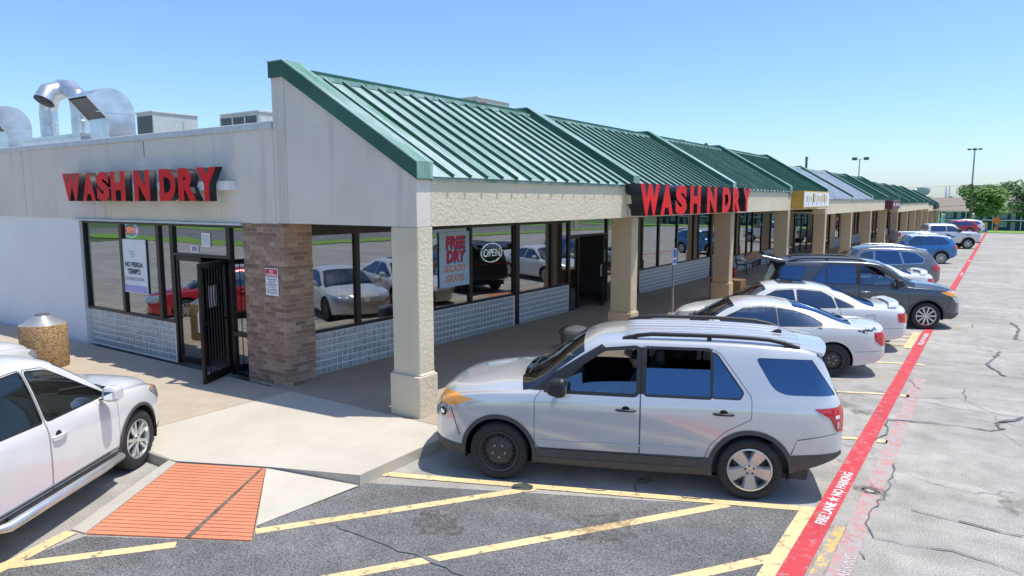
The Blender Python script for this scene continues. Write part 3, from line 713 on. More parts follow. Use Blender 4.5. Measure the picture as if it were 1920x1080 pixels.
neon((-15.06, FY + .10, 2.70), 'y', .54, .30, 'OPEN', 'neon_blue', 'neon_red', .20)
nm = MB().mat('paper').box(-12.36, -12.09, FY + .030, FY + .040, 2.46, 2.72).build('notice', MALL)
for j in range(5): MB().mat('print_grey').box(-12.33, -12.12, FY + .0285, FY + .0298, 2.50 + j * .04, 2.515 + j * .04).build('print_line', nm)
MB().mat('paper').box(-12.74, -12.49, FY + .030, FY + .040, 2.35, 2.47).build('number_plate', MALL)
text_obj('door_number', '300', .12, 'print_dark', (-12.615, FY + .028, 2.37), (R(90), 0, 0), MALL, .003, .001)
# side glazing along the walk
for a, b_, g_ in ((8.17, 9.52, 1), (9.52, 11.52, 1), (11.52, 13.07, 1), (13.07, 14.90, 1), (15.06, 16.72, 1), (16.72, 17.67, 1)):
    window(a, b_, .905, 2.75, 'x', XS, grille=1.95)
bx('pilaster', XS - .1, XS + .02, 14.90, 15.06, .1, 2.965, 'bronze')
window(17.67, 18.25, .14, 2.27, 'x', XS, grille=2.0); window(17.67, 20.05, 2.27, 2.96, 'x', XS); window(20.05, 22.3, .14, 2.96, 'x', XS, grille=2.0, rail=1.0)
for k_, (a, b_) in enumerate(((8.17, 14.9), (15.06, 17.67))): bx('header', XS - .1, XS, a, b_, 2.75, 2.968, 'bronze')
door_leaf((XS + .03, 19.98), R(-70), .92, .15, 2.25, paper=True, glazed=False)
bx('pilaster', XS - .1, XS + .03, 22.3, 22.44, .1, 2.965, 'bronze')
for a, b_ in ((22.44, 24.17), (24.17, 25.95), (25.95, 27.75), (27.75, 29.70)): window(a, b_, .905, 2.80, 'x', XS)
bx('header', XS - .1, XS, 22.44, 29.7, 2.80, 2.968, 'bronze'); bx('pilaster', XS - .1, XS + .03, 29.70, 29.9, .1, 2.965, 'bronze')
y = 29.9; kk = 0
while y < 105.5:
    k = min(NBAY - 1, int((y + .01 - YF) / PB)); yn = min(y + 1.72, YK[k + 1]) if YK[k + 1] - y > .7 else YK[k + 1]
    z = dzl(k); g0 = gz(y) + .12; t_ = kk % 9
    if t_ in (4,):
        window(y, yn, g0, 2.1 + g0, 'x', XS, t=.09, name='shop_door'); window(y, yn, 2.1 + g0, 2.96 + z, 'x', XS)
    elif t_ == 8: bx('pilaster', XS - .1, XS + .03, y, yn, g0, 2.965 + z, 'stucco_tan')
    else:
        kn = .70 if (kk // 9) % 2 == 0 else .25
        bx('knee_wall', XS - .1, XS, y, yn, g0 - .1, g0 + kn, 'print_grey' if kn > .5 else 'bronze'); window(y, yn, g0 + kn, 2.96 + z, 'x', XS)
    y = yn; kk += 1
# rooms behind the glass
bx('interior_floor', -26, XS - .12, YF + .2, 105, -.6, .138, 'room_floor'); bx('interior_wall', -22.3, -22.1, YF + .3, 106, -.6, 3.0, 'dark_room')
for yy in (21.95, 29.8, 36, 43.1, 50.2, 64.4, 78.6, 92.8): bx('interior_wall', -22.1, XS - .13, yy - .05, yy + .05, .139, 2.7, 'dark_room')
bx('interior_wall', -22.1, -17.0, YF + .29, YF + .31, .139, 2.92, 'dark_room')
# FREE DRY poster and neon in the side window
pst = MB().mat('print_sky').box(XS - .026, XS - .012, 11.95, 13.02, 1.38, 2.62).build('poster', MALL); PX = XS - .010
for t, s, z, mt, bd, sh in (('FREE', .36, 2.27, 'print_red', .014, .1), ('DRY', .36, 1.96, 'print_red', .014, .1), ('SECADO', .215, 1.72, 'print_orange', .004, .05), ('GRATIS', .215, 1.49, 'print_orange', .004, .05)):
    if bd > .01: text_obj('poster_shadow', t, s, 'print_navy', (PX - .001, 12.51, z - .025), (R(90), 0, R(90)), pst, .022, .0008, .92, shear=sh)
    text_obj('poster_text', t, s, mt, (PX + .0015, 12.485, z), (R(90), 0, R(90)), pst, bd, .001, .92, shear=sh)
m = MB().mat('paper').prism([(12.0, 1.42), (12.97, 1.42), (12.97, 1.7), (12.75, 2.2), (12.3, 2.58), (12.0, 2.58)], 'x', PX - .003, PX - .0022); m.build('poster_swirl', pst)
neon((XS - .11, 14.05, 2.05), 'x', .86, .46, 'OPEN', 'neon_white', 'neon_white', .27)
bx('notice', XS - .04, XS - .03, 18.0, 18.22, 2.5, 2.8, 'paper')

# ------------------------------------------------------------------ signs on the building
def letter_sign(name, boxes, txt, z0, z1, axis, face, depth, label):
    s = empty(name, ((boxes[0][0], face, z0) if axis == 'y' else (face, boxes[0][0], z0)), 0, label, 'sign')
    for ch, (a, b_) in zip(txt, boxes):
        me = text_mesh(ch, 1.0, 0.062, 0.2); me.materials.clear(); me.materials.append(MATS['letter_red']); me.materials.append(MATS['letter_side'])
        xs = [v.co.x for v in me.vertices]; ys = [v.co.y for v in me.vertices]; x0, x1, y0, y1 = min(xs), max(xs), min(ys), max(ys)
        for p in me.polygons: p.material_index = 0 if p.normal.z > .7 else 1
        for v in me.vertices:
            u = a + (v.co.x - x0) / (x1 - x0) * (b_ - a); h = z0 + (v.co.y - y0) / (y1 - y0) * (z1 - z0); front = v.co.z > 0
            v.co = (u, face if front else face + depth, h) if axis == 'y' else (face if front else face - depth, u, h)
        me.update(); link('letter', me, s)
    return s
FL = [(-16.86, -16.07), (-16.0, -15.45), (-15.39, -14.87), (-14.81, -14.25), (-13.92, -13.35), (-13.01, -12.47), (-12.38, -11.81), (-11.79, -11.2)]
s1 = letter_sign('wall_sign', FL, 'WASHNDRY', 3.31, 3.90, 'y', 7.28, .14, 'red channel letters reading WASH N DRY on the grey wall above the barred entrance')
MB().mat('white').box(-16.8, -11.05, 7.425, 7.556, 3.50, 3.66).build('raceway', s1)
SL_ = [(14.25, 15.31), (15.36, 16.11), (16.27, 17.01), (17.24, 17.98), (18.48, 19.25), (19.73, 20.47), (20.67, 21.39), (21.64, 22.41)]
s2 = letter_sign('fascia_sign', SL_, 'WASHNDRY', 2.985, 3.69, 'x', -6.44, .36, 'red channel letters reading WASH N DRY along the cream fascia above the walk')
MB().mat('stucco_cream').box(XF + .002, XF + .10, 14.8, 22.4, 3.2, 3.4).build('raceway', s2)
def cabinet(name, y0, y1, z0, z1, x0, x1, side, face, label):
    s = empty(name, (x0, (y0 + y1) / 2, z0), 0, label, 'sign')
    MB().mat(side).box(x0, x1, y0, y1, z0, z1).build('cabinet', s); MB().mat(face).box(x1 + .001, x1 + .012, y0 + .06, y1 - .06, z0 + .05, z1 - .05).build('sign_face', s); return s
s3 = cabinet('box_sign', 29.3, 34.2, 3.02, 3.70, XF + .002, -6.38, 'sign_yellow', 'white', 'yellow sided box sign with a white face lettered in gold script')
plain('bin_gold', (0.62, 0.42, 0.10), 0.5); plain('bin_umber', (0.16, 0.10, 0.05), 0.5)
rg = random.Random(4)
for i in range(11):
    yy = 29.75 + i * .37; hh = rg.uniform(.12, .26); MB().mat('bin_gold' if i % 3 else 'bin_umber').box(-6.368, -6.362, yy, yy + rg.uniform(.10, .26), 3.33 - hh * .3, 3.36 + hh).build('sign_mark', s3)
for i in range(5): MB().mat('print_grey').box(-6.3678, -6.3625, 30.0 + i * .8, 30.1 + i * .8, 3.14, 3.28).build('sign_mark', s3)
s4 = cabinet('box_sign', 56.5, 61.0, 2.72, 3.34, XF + .002, -6.38, 'sign_purple', 'sign_purple', 'dark maroon box sign with white lettering on the fascia')
for i, y in enumerate((57.3, 58.7, 60.0)): MB().mat('white').box(-6.366, -6.360, y, y + .5, 2.93, 3.13).build('sign_mark', s4)
s5 = empty('letter_sign', (XF, 101, 2.3), 0, 'small dark channel letters at the far end of the fascia', 'sign')
for i in range(4): MB().mat('black').box(XF + .01, XF + .25, 99.6 + i * 1.6, 100.7 + i * 1.6, 2.3, 2.85).build('letter', s5)
# NO LOITERING plate on the pier
nl = empty('no_loitering_sign', (-10.15, YF, 1.72), 0, 'small red and white NO LOITERING plate on the brick pier', 'sign')
MB().mat('paper').box(-10.32, -9.98, YF - .016, YF - .006, 1.71, 2.18).build('plate', nl, bevel=.004)
MB().mat('print_red').box(-10.305, -9.995, YF - .0185, YF - .0165, 2.03, 2.165).build('header_band', nl)
text_obj('sign_text', 'NO', .062, 'paper', (-10.15, YF - .02, 2.105), (R(90), 0, 0), nl, .002, .001)
text_obj('sign_text', 'LOITERING', .058, 'paper', (-10.15, YF - .02, 2.045), (R(90), 0, 0), nl, .002, .001)
for i, t in enumerate(('VIOLATORS', 'WILL BE', 'PROSECUTED', 'TO THE', 'FULL EXTENT', 'OF THE LAW')):
    text_obj('sign_text', t, .044, 'print_dark', (-10.15, YF - .018, 1.975 - i * .046), (R(90), 0, 0), nl, 0, .001)
# ------------------------------------------------------------------ vehicles
plain('trim_black', (0.02, 0.02, 0.021), 0.45, 0, 0.15)
plain('gap_black', (0.008, 0.008, 0.008), 0.9, 0, 0.1)
plain('cladding', (0.075, 0.07, 0.066), 0.6, 0, 0.15, 8)
plain('rubber', (0.028, 0.027, 0.026), 0.75, 0, 0.3, 25, 0.2, 150)
plain('steel_rim', (0.075, 0.066, 0.06), 0.5, 0.35, 0.35, 20)
plain('alloy', (0.62, 0.62, 0.61), 0.28, 0.75, 0.08)
plain('alloy_dark', (0.07, 0.07, 0.075), 0.45, 0.5, 0.2)
plain('chrome', (0.8, 0.8, 0.8), 0.08, 1.0, 0.03)
plain('seat', (0.05, 0.05, 0.052), 0.8, 0, 0.2)
plain('seat_tan', (0.34, 0.27, 0.18), 0.8, 0, 0.15)
plain('amber', (0.85, 0.34, 0.03), 0.12, 0, 0.05, coat=1)
plain('plate', (0.75, 0.76, 0.76), 0.4, 0, 0.05)
plain('skin', (0.42, 0.25, 0.17), 0.5, 0, 0.06, 30)
plain('hair', (0.012, 0.010, 0.009), 0.5, 0, 0.3, 60)
plain('shirt', (0.05, 0.06, 0.10), 0.85, 0, 0.2, 20)
b = NB('lamp_red'); b.set(Base_Color=(0.50, 0.008, 0.012), Roughness=0.08); b.b.inputs['Coat Weight'].default_value = 1.0
b = NB('lamp_clear'); b.set(Base_Color=(0.45, 0.47, 0.5), Roughness=0.06, Metallic=0.35); b.b.inputs['Coat Weight'].default_value = 1.0
glassy('car_glass', (0.02, 0.025, 0.03), 0.60, 0.20, 0.005, sheen=(0.6, 0.8, 1.0))
glassy('car_glass_dark', (0.008, 0.012, 0.016), 0.08, 0.26, 0.005, sheen=(0.42, 0.66, 1.0))
glassy('windscreen', (0.03, 0.035, 0.035), 0.62, 0.12, 0.005)

def pchip(keys):
    keys = sorted(keys); X = [k[0] for k in keys]; Y = [k[1] for k in keys]; n = len(X)
    if n == 1: return lambda x: Y[0]
    h = [X[i + 1] - X[i] for i in range(n - 1)]; dl = [(Y[i + 1] - Y[i]) / h[i] for i in range(n - 1)]; d = [0.0] * n
    for i in range(1, n - 1):
        if dl[i - 1] * dl[i] > 0:
            w1, w2 = 2 * h[i] + h[i - 1], h[i] + 2 * h[i - 1]; d[i] = (w1 + w2) / (w1 / dl[i - 1] + w2 / dl[i])
    d[0], d[-1] = dl[0], dl[-1]
    def f(x):
        if x <= X[0]: return Y[0]
        if x >= X[-1]: return Y[-1]
        i = max(k for k in range(n - 1) if X[k] <= x); t = (x - X[i]) / h[i]
        return (Y[i] * (2 * t**3 - 3 * t**2 + 1) + h[i] * d[i] * (t**3 - 2 * t**2 + t) + Y[i + 1] * (-2 * t**3 + 3 * t**2) + h[i] * d[i + 1] * (t**3 - t**2))
    return f
def inside(p, poly):
    c = False; j = len(poly) - 1
    for i in range(len(poly)):
        a, b_ = poly[i], poly[j]
        if (a[1] > p[1]) != (b_[1] > p[1]) and p[0] < (b_[0] - a[0]) * (p[1] - a[1]) / (b_[1] - a[1]) + a[0]: c = not c
        j = i
    return c
def ccw(poly):
    A = sum(poly[i][0] * poly[(i + 1) % len(poly)][1] - poly[(i + 1) % len(poly)][0] * poly[i][1] for i in range(len(poly)))
    return poly if A > 0 else poly[::-1]
def rounded(poly, r, n=3):
    out = []; N = len(poly)
    for i in range(N):
        p0, p, p1 = Vector(poly[i - 1]), Vector(poly[i]), Vector(poly[(i + 1) % N]); rr = r[i] if isinstance(r, (list, tuple)) else r
        a = (p0 - p); b_ = (p1 - p); ra = min(rr, a.length * .45); rb = min(rr, b_.length * .45); q0 = p + a.normalized() * ra; q1 = p + b_.normalized() * rb
        for k in range(n + 1):
            t = k / n; out.append(tuple(q0 * (1 - t)**2 + p * 2 * t * (1 - t) + q1 * t * t))
    return out
def offset(poly, d):
    poly = ccw(poly); N = len(poly); out = []
    for i in range(N):
        p0, p, p1 = Vector(poly[i - 1]), Vector(poly[i]), Vector(poly[(i + 1) % N]); e0 = (p - p0); e1 = (p1 - p)
        if e0.length < 1e-6 or e1.length < 1e-6: out.append(tuple(p)); continue
        n0 = Vector((e0.y, -e0.x)).normalized(); n1 = Vector((e1.y, -e1.x)).normalized(); m = (n0 + n1)
        m = m.normalized() if m.length > 1e-6 else n0; k = d / max(.4, m.dot(n0)); out.append(tuple(p + m * k))
    return out
def circle(cx, cz, r, n=24): return [(cx + r * math.cos(2 * math.pi * i / n), cz + r * math.sin(2 * math.pi * i / n)) for i in range(n)]

SEGN = [1, 1, 2, 3, 3, 2, 2, 2, 2, 2, 2, 3]
class Body:
    def __init__(s, sp):
        s.sp = sp; c = {k: pchip(sp[k]) for k in ('w', 'zb', 'zs', 'zr', 'yr', 'zt', 'bow')}; s.c = c
        x0, x1 = sp['rear'], sp['nose']; n = sp.get('n', 76)
        xs = [x0 + (x1 - x0) * i / n for i in range(n + 1)]
        for e, sg in ((x0, 1), (x1, -1)): xs += [e + sg * q for q in (.008, .02, .035, .05, .09)]
        xs += sp.get('stations', []); xs = sorted(set(round(x, 4) for x in xs))
        xs = [x for i, x in enumerate(xs) if i == 0 or x - xs[i - 1] > .006 or x in sp.get('stations', [])]
        bm = bmesh.new(); L = bm.faces.layers.int.new('seg'); s.bm = bm; s.L = L
        rows = []
        for x in xs:
            P = s.section(x); half = []
            for k in range(len(P) - 1):
                p0, p1, p2, p3 = (P[max(0, k - 1)], P[k], P[k + 1], P[min(len(P) - 1, k + 2)])
                m1 = (p2 - p0) * .5 * s.tn(k); m2 = (p3 - p1) * .5 * s.tn(k + 1)
                m1 = m1 * min(1, (p2 - p1).length / max(1e-6, m1.length)); m2 = m2 * min(1, (p2 - p1).length / max(1e-6, m2.length))
                for q in range(SEGN[k]):
                    t = q / SEGN[k]; half.append((p1 * (2 * t**3 - 3 * t**2 + 1) + m1 * (t**3 - 2 * t**2 + t) + p2 * (-2 * t**3 + 3 * t**2) + m2 * (t**3 - t**2), k))
            half.append((P[-1], len(P) - 1)); row = {}; W = max(.3, c['w'](x)); B = c['bow'](x)
            for sg in (1, -1):
                for j, (p, k) in enumerate(half):
                    if sg < 0 and (j == 0 or j == len(half) - 1): row[(sg, j)] = row[(1, j)]; continue
                    yy = max(0.0, p.x); row[(sg, j)] = bm.verts.new((x + B * (1 - min(1, yy / W)**2), sg * yy, p.y))
            rows.append(row)
        s.segs = [k for _, k in half]; NJ = len(half)
        for i in range(len(rows) - 1):
            for sg in (1, -1):
                for j in range(NJ - 1):
                    q = [rows[i][(sg, j)], rows[i][(sg, j + 1)], rows[i + 1][(sg, j + 1)], rows[i + 1][(sg, j)]]
                    if sg > 0: q = q[::-1]
                    f = bm.faces.new(q[::-1]); f[L] = s.segs[j]
        for row, rev in ((rows[0], False), (rows[-1], True)):
            loop = [row[(1, j)] for j in range(NJ)] + [row[(-1, j)] for j in range(NJ - 2, 0, -1)]
            f = bm.faces.new(loop[::-1] if rev else loop); f[L] = -1
        bmesh.ops.recalc_face_normals(bm, faces=bm.faces[:]); bm.normal_update()
        s.mats = []; s.tree = BVHTree.FromBMesh(bm)
        for f in bm.faces: f.material_index = s.mi(sp['paint'])
    def tn(s, k): return {6: .35, 9: .8}.get(k, 1.0)
    def mi(s, m):
        m = MATS[m]
        if m not in s.mats: s.mats.append(m)
        return s.mats.index(m)
    def section(s, x):
        c = s.c; w, zb, zs, zr, yr, zt = (c[k](x) for k in ('w', 'zb', 'zs', 'zr', 'yr', 'zt')); zr = max(zr, zs + .012); zt = max(zt, zr + .004); yr = min(yr, w - .06)
        zm = zb + (zs - zb) * s.sp.get('mid', .52); crease = s.sp.get('crease', .010)
        a = Vector((w - .045, zs)); b_ = Vector((yr, zr))
        return [Vector(p) for p in ((0, zb), (w - .20, zb), (w - .05, zb + .035), (w - .012, zb + .15), (w, zm), (w - crease, zs - .11), (w - .04, zs - .012),
                (a.x + (b_.x - a.x) * .06, zs + (zr - zs) * .06), tuple(a.lerp(b_, .55) + Vector((.018 * min(1, (zr - zs) / .4), 0))), (yr, zr),
                (yr - min(.09, yr * .14), zr + (zt - zr) * .55), (yr * .58, zr + (zt - zr) * .88), (0, zt))]
    def cut(s, poly, axis='y', sides=(1, -1), minn=.25):
        # slice the shell along an outline seen from one side; returns the faces inside
        bm = s.bm; poly = ccw(list(poly)); iu, iv = {'y': (0, 2), 'x': (1, 2), 'z': (0, 1)}[axis]; ax = {'x': 0, 'y': 1, 'z': 2}[axis]
        us = [p[0] for p in poly]; vs = [p[1] for p in poly]; u0, u1, v0, v1 = min(us), max(us), min(vs), max(vs)
        def near(f):
            n = f.normal[ax]
            if not any(n * sd > minn for sd in sides): return False
            cu = [v.co[iu] for v in f.verts]; cv = [v.co[iv] for v in f.verts]
            return max(cu) > u0 and min(cu) < u1 and max(cv) > v0 and min(cv) < v1
        reg = set(f for f in bm.faces if near(f)); N = len(poly)
        for i in range(N):
            a, b_ = poly[i], poly[(i + 1) % N]; du, dv = b_[0] - a[0], b_[1] - a[1]
            if abs(du) + abs(dv) < 1e-6: continue
            no = [0, 0, 0]; no[iu] = dv; no[iv] = -du; co = [0, 0, 0]; co[iu] = a[0]; co[iv] = a[1]
            # only faces the segment actually passes near
            lo_u, hi_u = min(a[0], b_[0]) - 1e-4, max(a[0], b_[0]) + 1e-4; lo_v, hi_v = min(a[1], b_[1]) - 1e-4, max(a[1], b_[1]) + 1e-4
            pick = [f for f in reg if f.is_valid and max(v.co[iu] for v in f.verts) >= lo_u and min(v.co[iu] for v in f.verts) <= hi_u and max(v.co[iv] for v in f.verts) >= lo_v and min(v.co[iv] for v in f.verts) <= hi_v]
            if not pick: continue
            ge = set(); gv = set()
            for f in pick: ge.update(f.edges); gv.update(f.verts)
            r = bmesh.ops.bisect_plane(bm, geom=list(gv) + list(ge) + pick, dist=1e-5, plane_co=co, plane_no=no)
            for g in r['geom']:
                if isinstance(g, bmesh.types.BMFace): reg.add(g)
        bm.normal_update()
        return [f for f in reg if f.is_valid and inside((f.calc_center_median()[iu], f.calc_center_median()[iv]), poly)]
    def paint(s, faces, mat, lift=0.0):
        i = s.mi(mat)
        for f in faces: f.material_index = i
        if lift:
            r = bmesh.ops.extrude_face_region(s.bm, geom=faces); vs = [g for g in r['geom'] if isinstance(g, bmesh.types.BMVert)]
            s.bm.normal_update()
            for v in vs:
                for f in v.link_faces: f.material_index = i
                n = Vector()
                for f in v.link_faces:
                    if f in r['geom']: n += f.normal
                v.co += (n.normalized() if n.length else v.normal) * lift
            bmesh.ops.delete(s.bm, geom=[f for f in faces if f.is_valid], context='FACES_ONLY')
            s.bm.normal_update(); return [g for g in r['geom'] if isinstance(g, bmesh.types.BMFace)]
        return faces
    def take(s, name, faces, parent, mat=None, push=0.0, rim=0.0, rimmat=None):
        # lift faces out of the shell into a part of their own
        idx = {}; vs = []; fs = []; mi = []; nr = []
        for f in faces:
            t = []
            for v in f.verts:
                if v not in idx: idx[v] = len(vs); vs.append(v.co.copy()); nr.append(v.normal.copy())
                t.append(idx[v])
            fs.append(t); mi.append(0 if mat else f.material_index)
        if push: vs = [v + n * push for v, n in zip(vs, nr)]
        me = bpy.data.meshes.new(name); me.from_pydata(vs, [], fs)
        for m in ([MATS[mat]] if mat else s.mats): me.materials.append(m)
        me.polygons.foreach_set('material_index', mi); me.polygons.foreach_set('use_smooth', [True] * len(fs)); me.update(); me.set_sharp_from_angle(angle=R(40))
        bmesh.ops.delete(s.bm, geom=[f for f in faces if f.is_valid], context='FACES_ONLY')
        return link(name, me, parent, False)
    def finish(s, name, parent):
        bm = s.bm; me = bpy.data.meshes.new(name); bmesh.ops.delete(bm, geom=[v for v in bm.verts if not v.link_faces], context='VERTS'); bm.to_mesh(me); bm.free()
        for m in s.mats: me.materials.append(m)
        me.polygons.foreach_set('use_smooth', [True] * len(me.polygons)); me.update(); me.set_sharp_from_angle(angle=R(38))
        return link(name, me, parent, False)
    def side_y(s, x, z, sg):
        h = s.tree.ray_cast(Vector((x, sg * 3, z)), Vector((0, -sg, 0))); return (h[0].y, h[1]) if h[0] else (sg * s.c['w'](x), Vector((0, sg, 0)))
    def top_z(s, x, y):
        h = s.tree.ray_cast(Vector((x, y, 4)), Vector((0, 0, -1))); return h[0].z if h[0] else 1

# wheels -------------------------------------------------------------
WH = {}
def wheel_meshes(style, r, rim, wd):
    key = (style, r, rim, wd)
    if key in WH: return WH[key]
    h = wd / 2; t = MB().mat('rubber')
    t.lathe([(rim - .01, h * .55), (rim + .01, h * .86), (rim + (r - rim) * .45, h), (r - .03, h * .93), (r - .006, h * .78), (r, h * .6), (r - .008, h * .36), (r, h * .33), (r, 0.02), (r - .008, 0), (r, -.02), (r, -h * .6), (r - .03, -h * .93), (rim, -h * .9)], axis='y', n=48)
    tm = t.mesh('tyre', True, 40)
    w_ = MB()
    if style == 'steel':
        w_.mat('steel_rim').lathe([(rim + .004, h * .88), (rim - .012, h * .90), (rim - .03, h * .55), (rim * .80, h * .42), (rim * .72, h * .56), (rim * .50, h * .66), (rim * .44, h * .60), (rim * .28, h * .62), (rim * .2, h * .70), (.0001, h * .70)], axis='y', n=40)
        w_.mat('gap_black'); nh = 20
        for i in range(nh):
            a = 2 * math.pi * i / nh; c = (rim * .745 * math.cos(a), 0, rim * .745 * math.sin(a)); w_.lathe([(.0135, h * .52 + .01), (.0001, h * .52 + .012)], c, 'y', 8)
        w_.mat('alloy')
        for i in range(5):
            a = 2 * math.pi * i / 5; c = (rim * .33 * math.cos(a), 0, rim * .33 * math.sin(a)); w_.lathe([(.013, h * .6), (.011, h * .78), (.0001, h * .79)], c, 'y', 6)
    else:
        n, win, wout, pair, mat, skew = {'five': (5, .075, .135, 0, 'alloy', 0), 'pairs': (5, .03, .034, .42, 'alloy', 0), 'ten': (10, .03, .038, 0, 'alloy', 0), 'six': (6, .05, .07, 0, 'alloy', 0), 'vee': (5, .026, .034, .62, 'alloy', 0), 'blades': (9, .03, .05, 0, 'alloy', .2)}[style]
        w_.mat(mat).lathe([(rim + .004, h * .90), (rim - .014, h * .93), (rim - .02, h * .80), (rim - .03, h * .3)], axis='y', n=40)
        w_.mat('alloy_dark').lathe([(rim - .02, h * .5), (rim - .03, h * .1), (rim * .6, h * .02), (.0001, h * .02)], axis='y', n=32)
        w_.mat('galv_dark').lathe([(rim * .72, h * .22), (rim * .70, h * .28), (.0001, h * .28)], axis='y', n=28)
        w_.mat(mat)
        for i in range(n):
            for sd in ((-1, 1) if pair else (0,)):
                a0 = 2 * math.pi * i / n + math.pi / 2 + sd * pair * .16; a1 = 2 * math.pi * i / n + math.pi / 2 + sd * pair * .5 + skew
                p0 = Vector((math.cos(a0), math.sin(a0))) * rim * .16; p1 = Vector((math.cos(a1), math.sin(a1))) * (rim - .012); d = (p1 - p0).normalized(); nn = Vector((-d.y, d.x))
                q = [p0 - nn * win / 2, p0 + nn * win / 2, p1 + nn * wout / 2, p1 - nn * wout / 2]; yo = [h * .80, h * .80, h * .86, h * .86]; yi = [h * .55] * 4
                tp = [p0.lerp(p1, .0) , p1]
                v = [(p.x, y_, p.y) for p, y_ in zip(q, yo)] + [(p.x * 1.0, y_, p.y) for p, y_ in zip([p0 - nn * win * .7, p0 + nn * win * .7, p1 + nn * wout * .7, p1 - nn * wout * .7], yi)]
                w_.add(v, [(3, 2, 1, 0), (0, 1, 5, 4), (1, 2, 6, 5), (2, 3, 7, 6), (3, 0, 4, 7)])
        w_.lathe([(rim * .30, h * .7), (rim * .27, h * .86), (rim * .12, h * .9), (.0001, h * .9)], axis='y', n=24)
        w_.mat('gap_black')
        for i in range(5):
            a = 2 * math.pi * (i + .5) / 5 + .3; c = (rim * .2 * math.cos(a), 0, rim * .2 * math.sin(a)); w_.lathe([(.012, h * .88 + .004), (.0001, h * .88 + .006)], c, 'y', 6)
    rm = w_.mesh('rim', True, 32); bm = bmesh.new(); bm.from_mesh(rm); bmesh.ops.recalc_face_normals(bm, faces=bm.faces[:]); bm.to_mesh(rm); bm.free()
    bm = bmesh.new(); bm.from_mesh(tm); bmesh.ops.recalc_face_normals(bm, faces=bm.faces[:]); bm.to_mesh(tm); bm.free()
    WH[key] = (tm, rm); return WH[key]

def seat(parent, x, y, z, wd=.5, mat='seat', head=True):
    o = MB().mat(mat); o.prism([(x - .28, z), (x + .27, z + .05), (x + .28, z + .20), (x - .20, z + .16)], 'y', y - wd / 2, y + wd / 2)
    o.prism([(x - .30, z + .08), (x - .16, z + .12), (x - .30, z + .62), (x - .37, z + .74), (x - .45, z + .73)], 'y', y - wd / 2 + .02, y + wd / 2 - .02)
    if head: o.prism([(x - .47, z + .76), (x - .36, z + .77), (x - .37, z + .94), (x - .45, z + .95)], 'y', y - .12, y + .12)
    return o.build('seat', parent, world=False, bevel=.03, smooth=False)

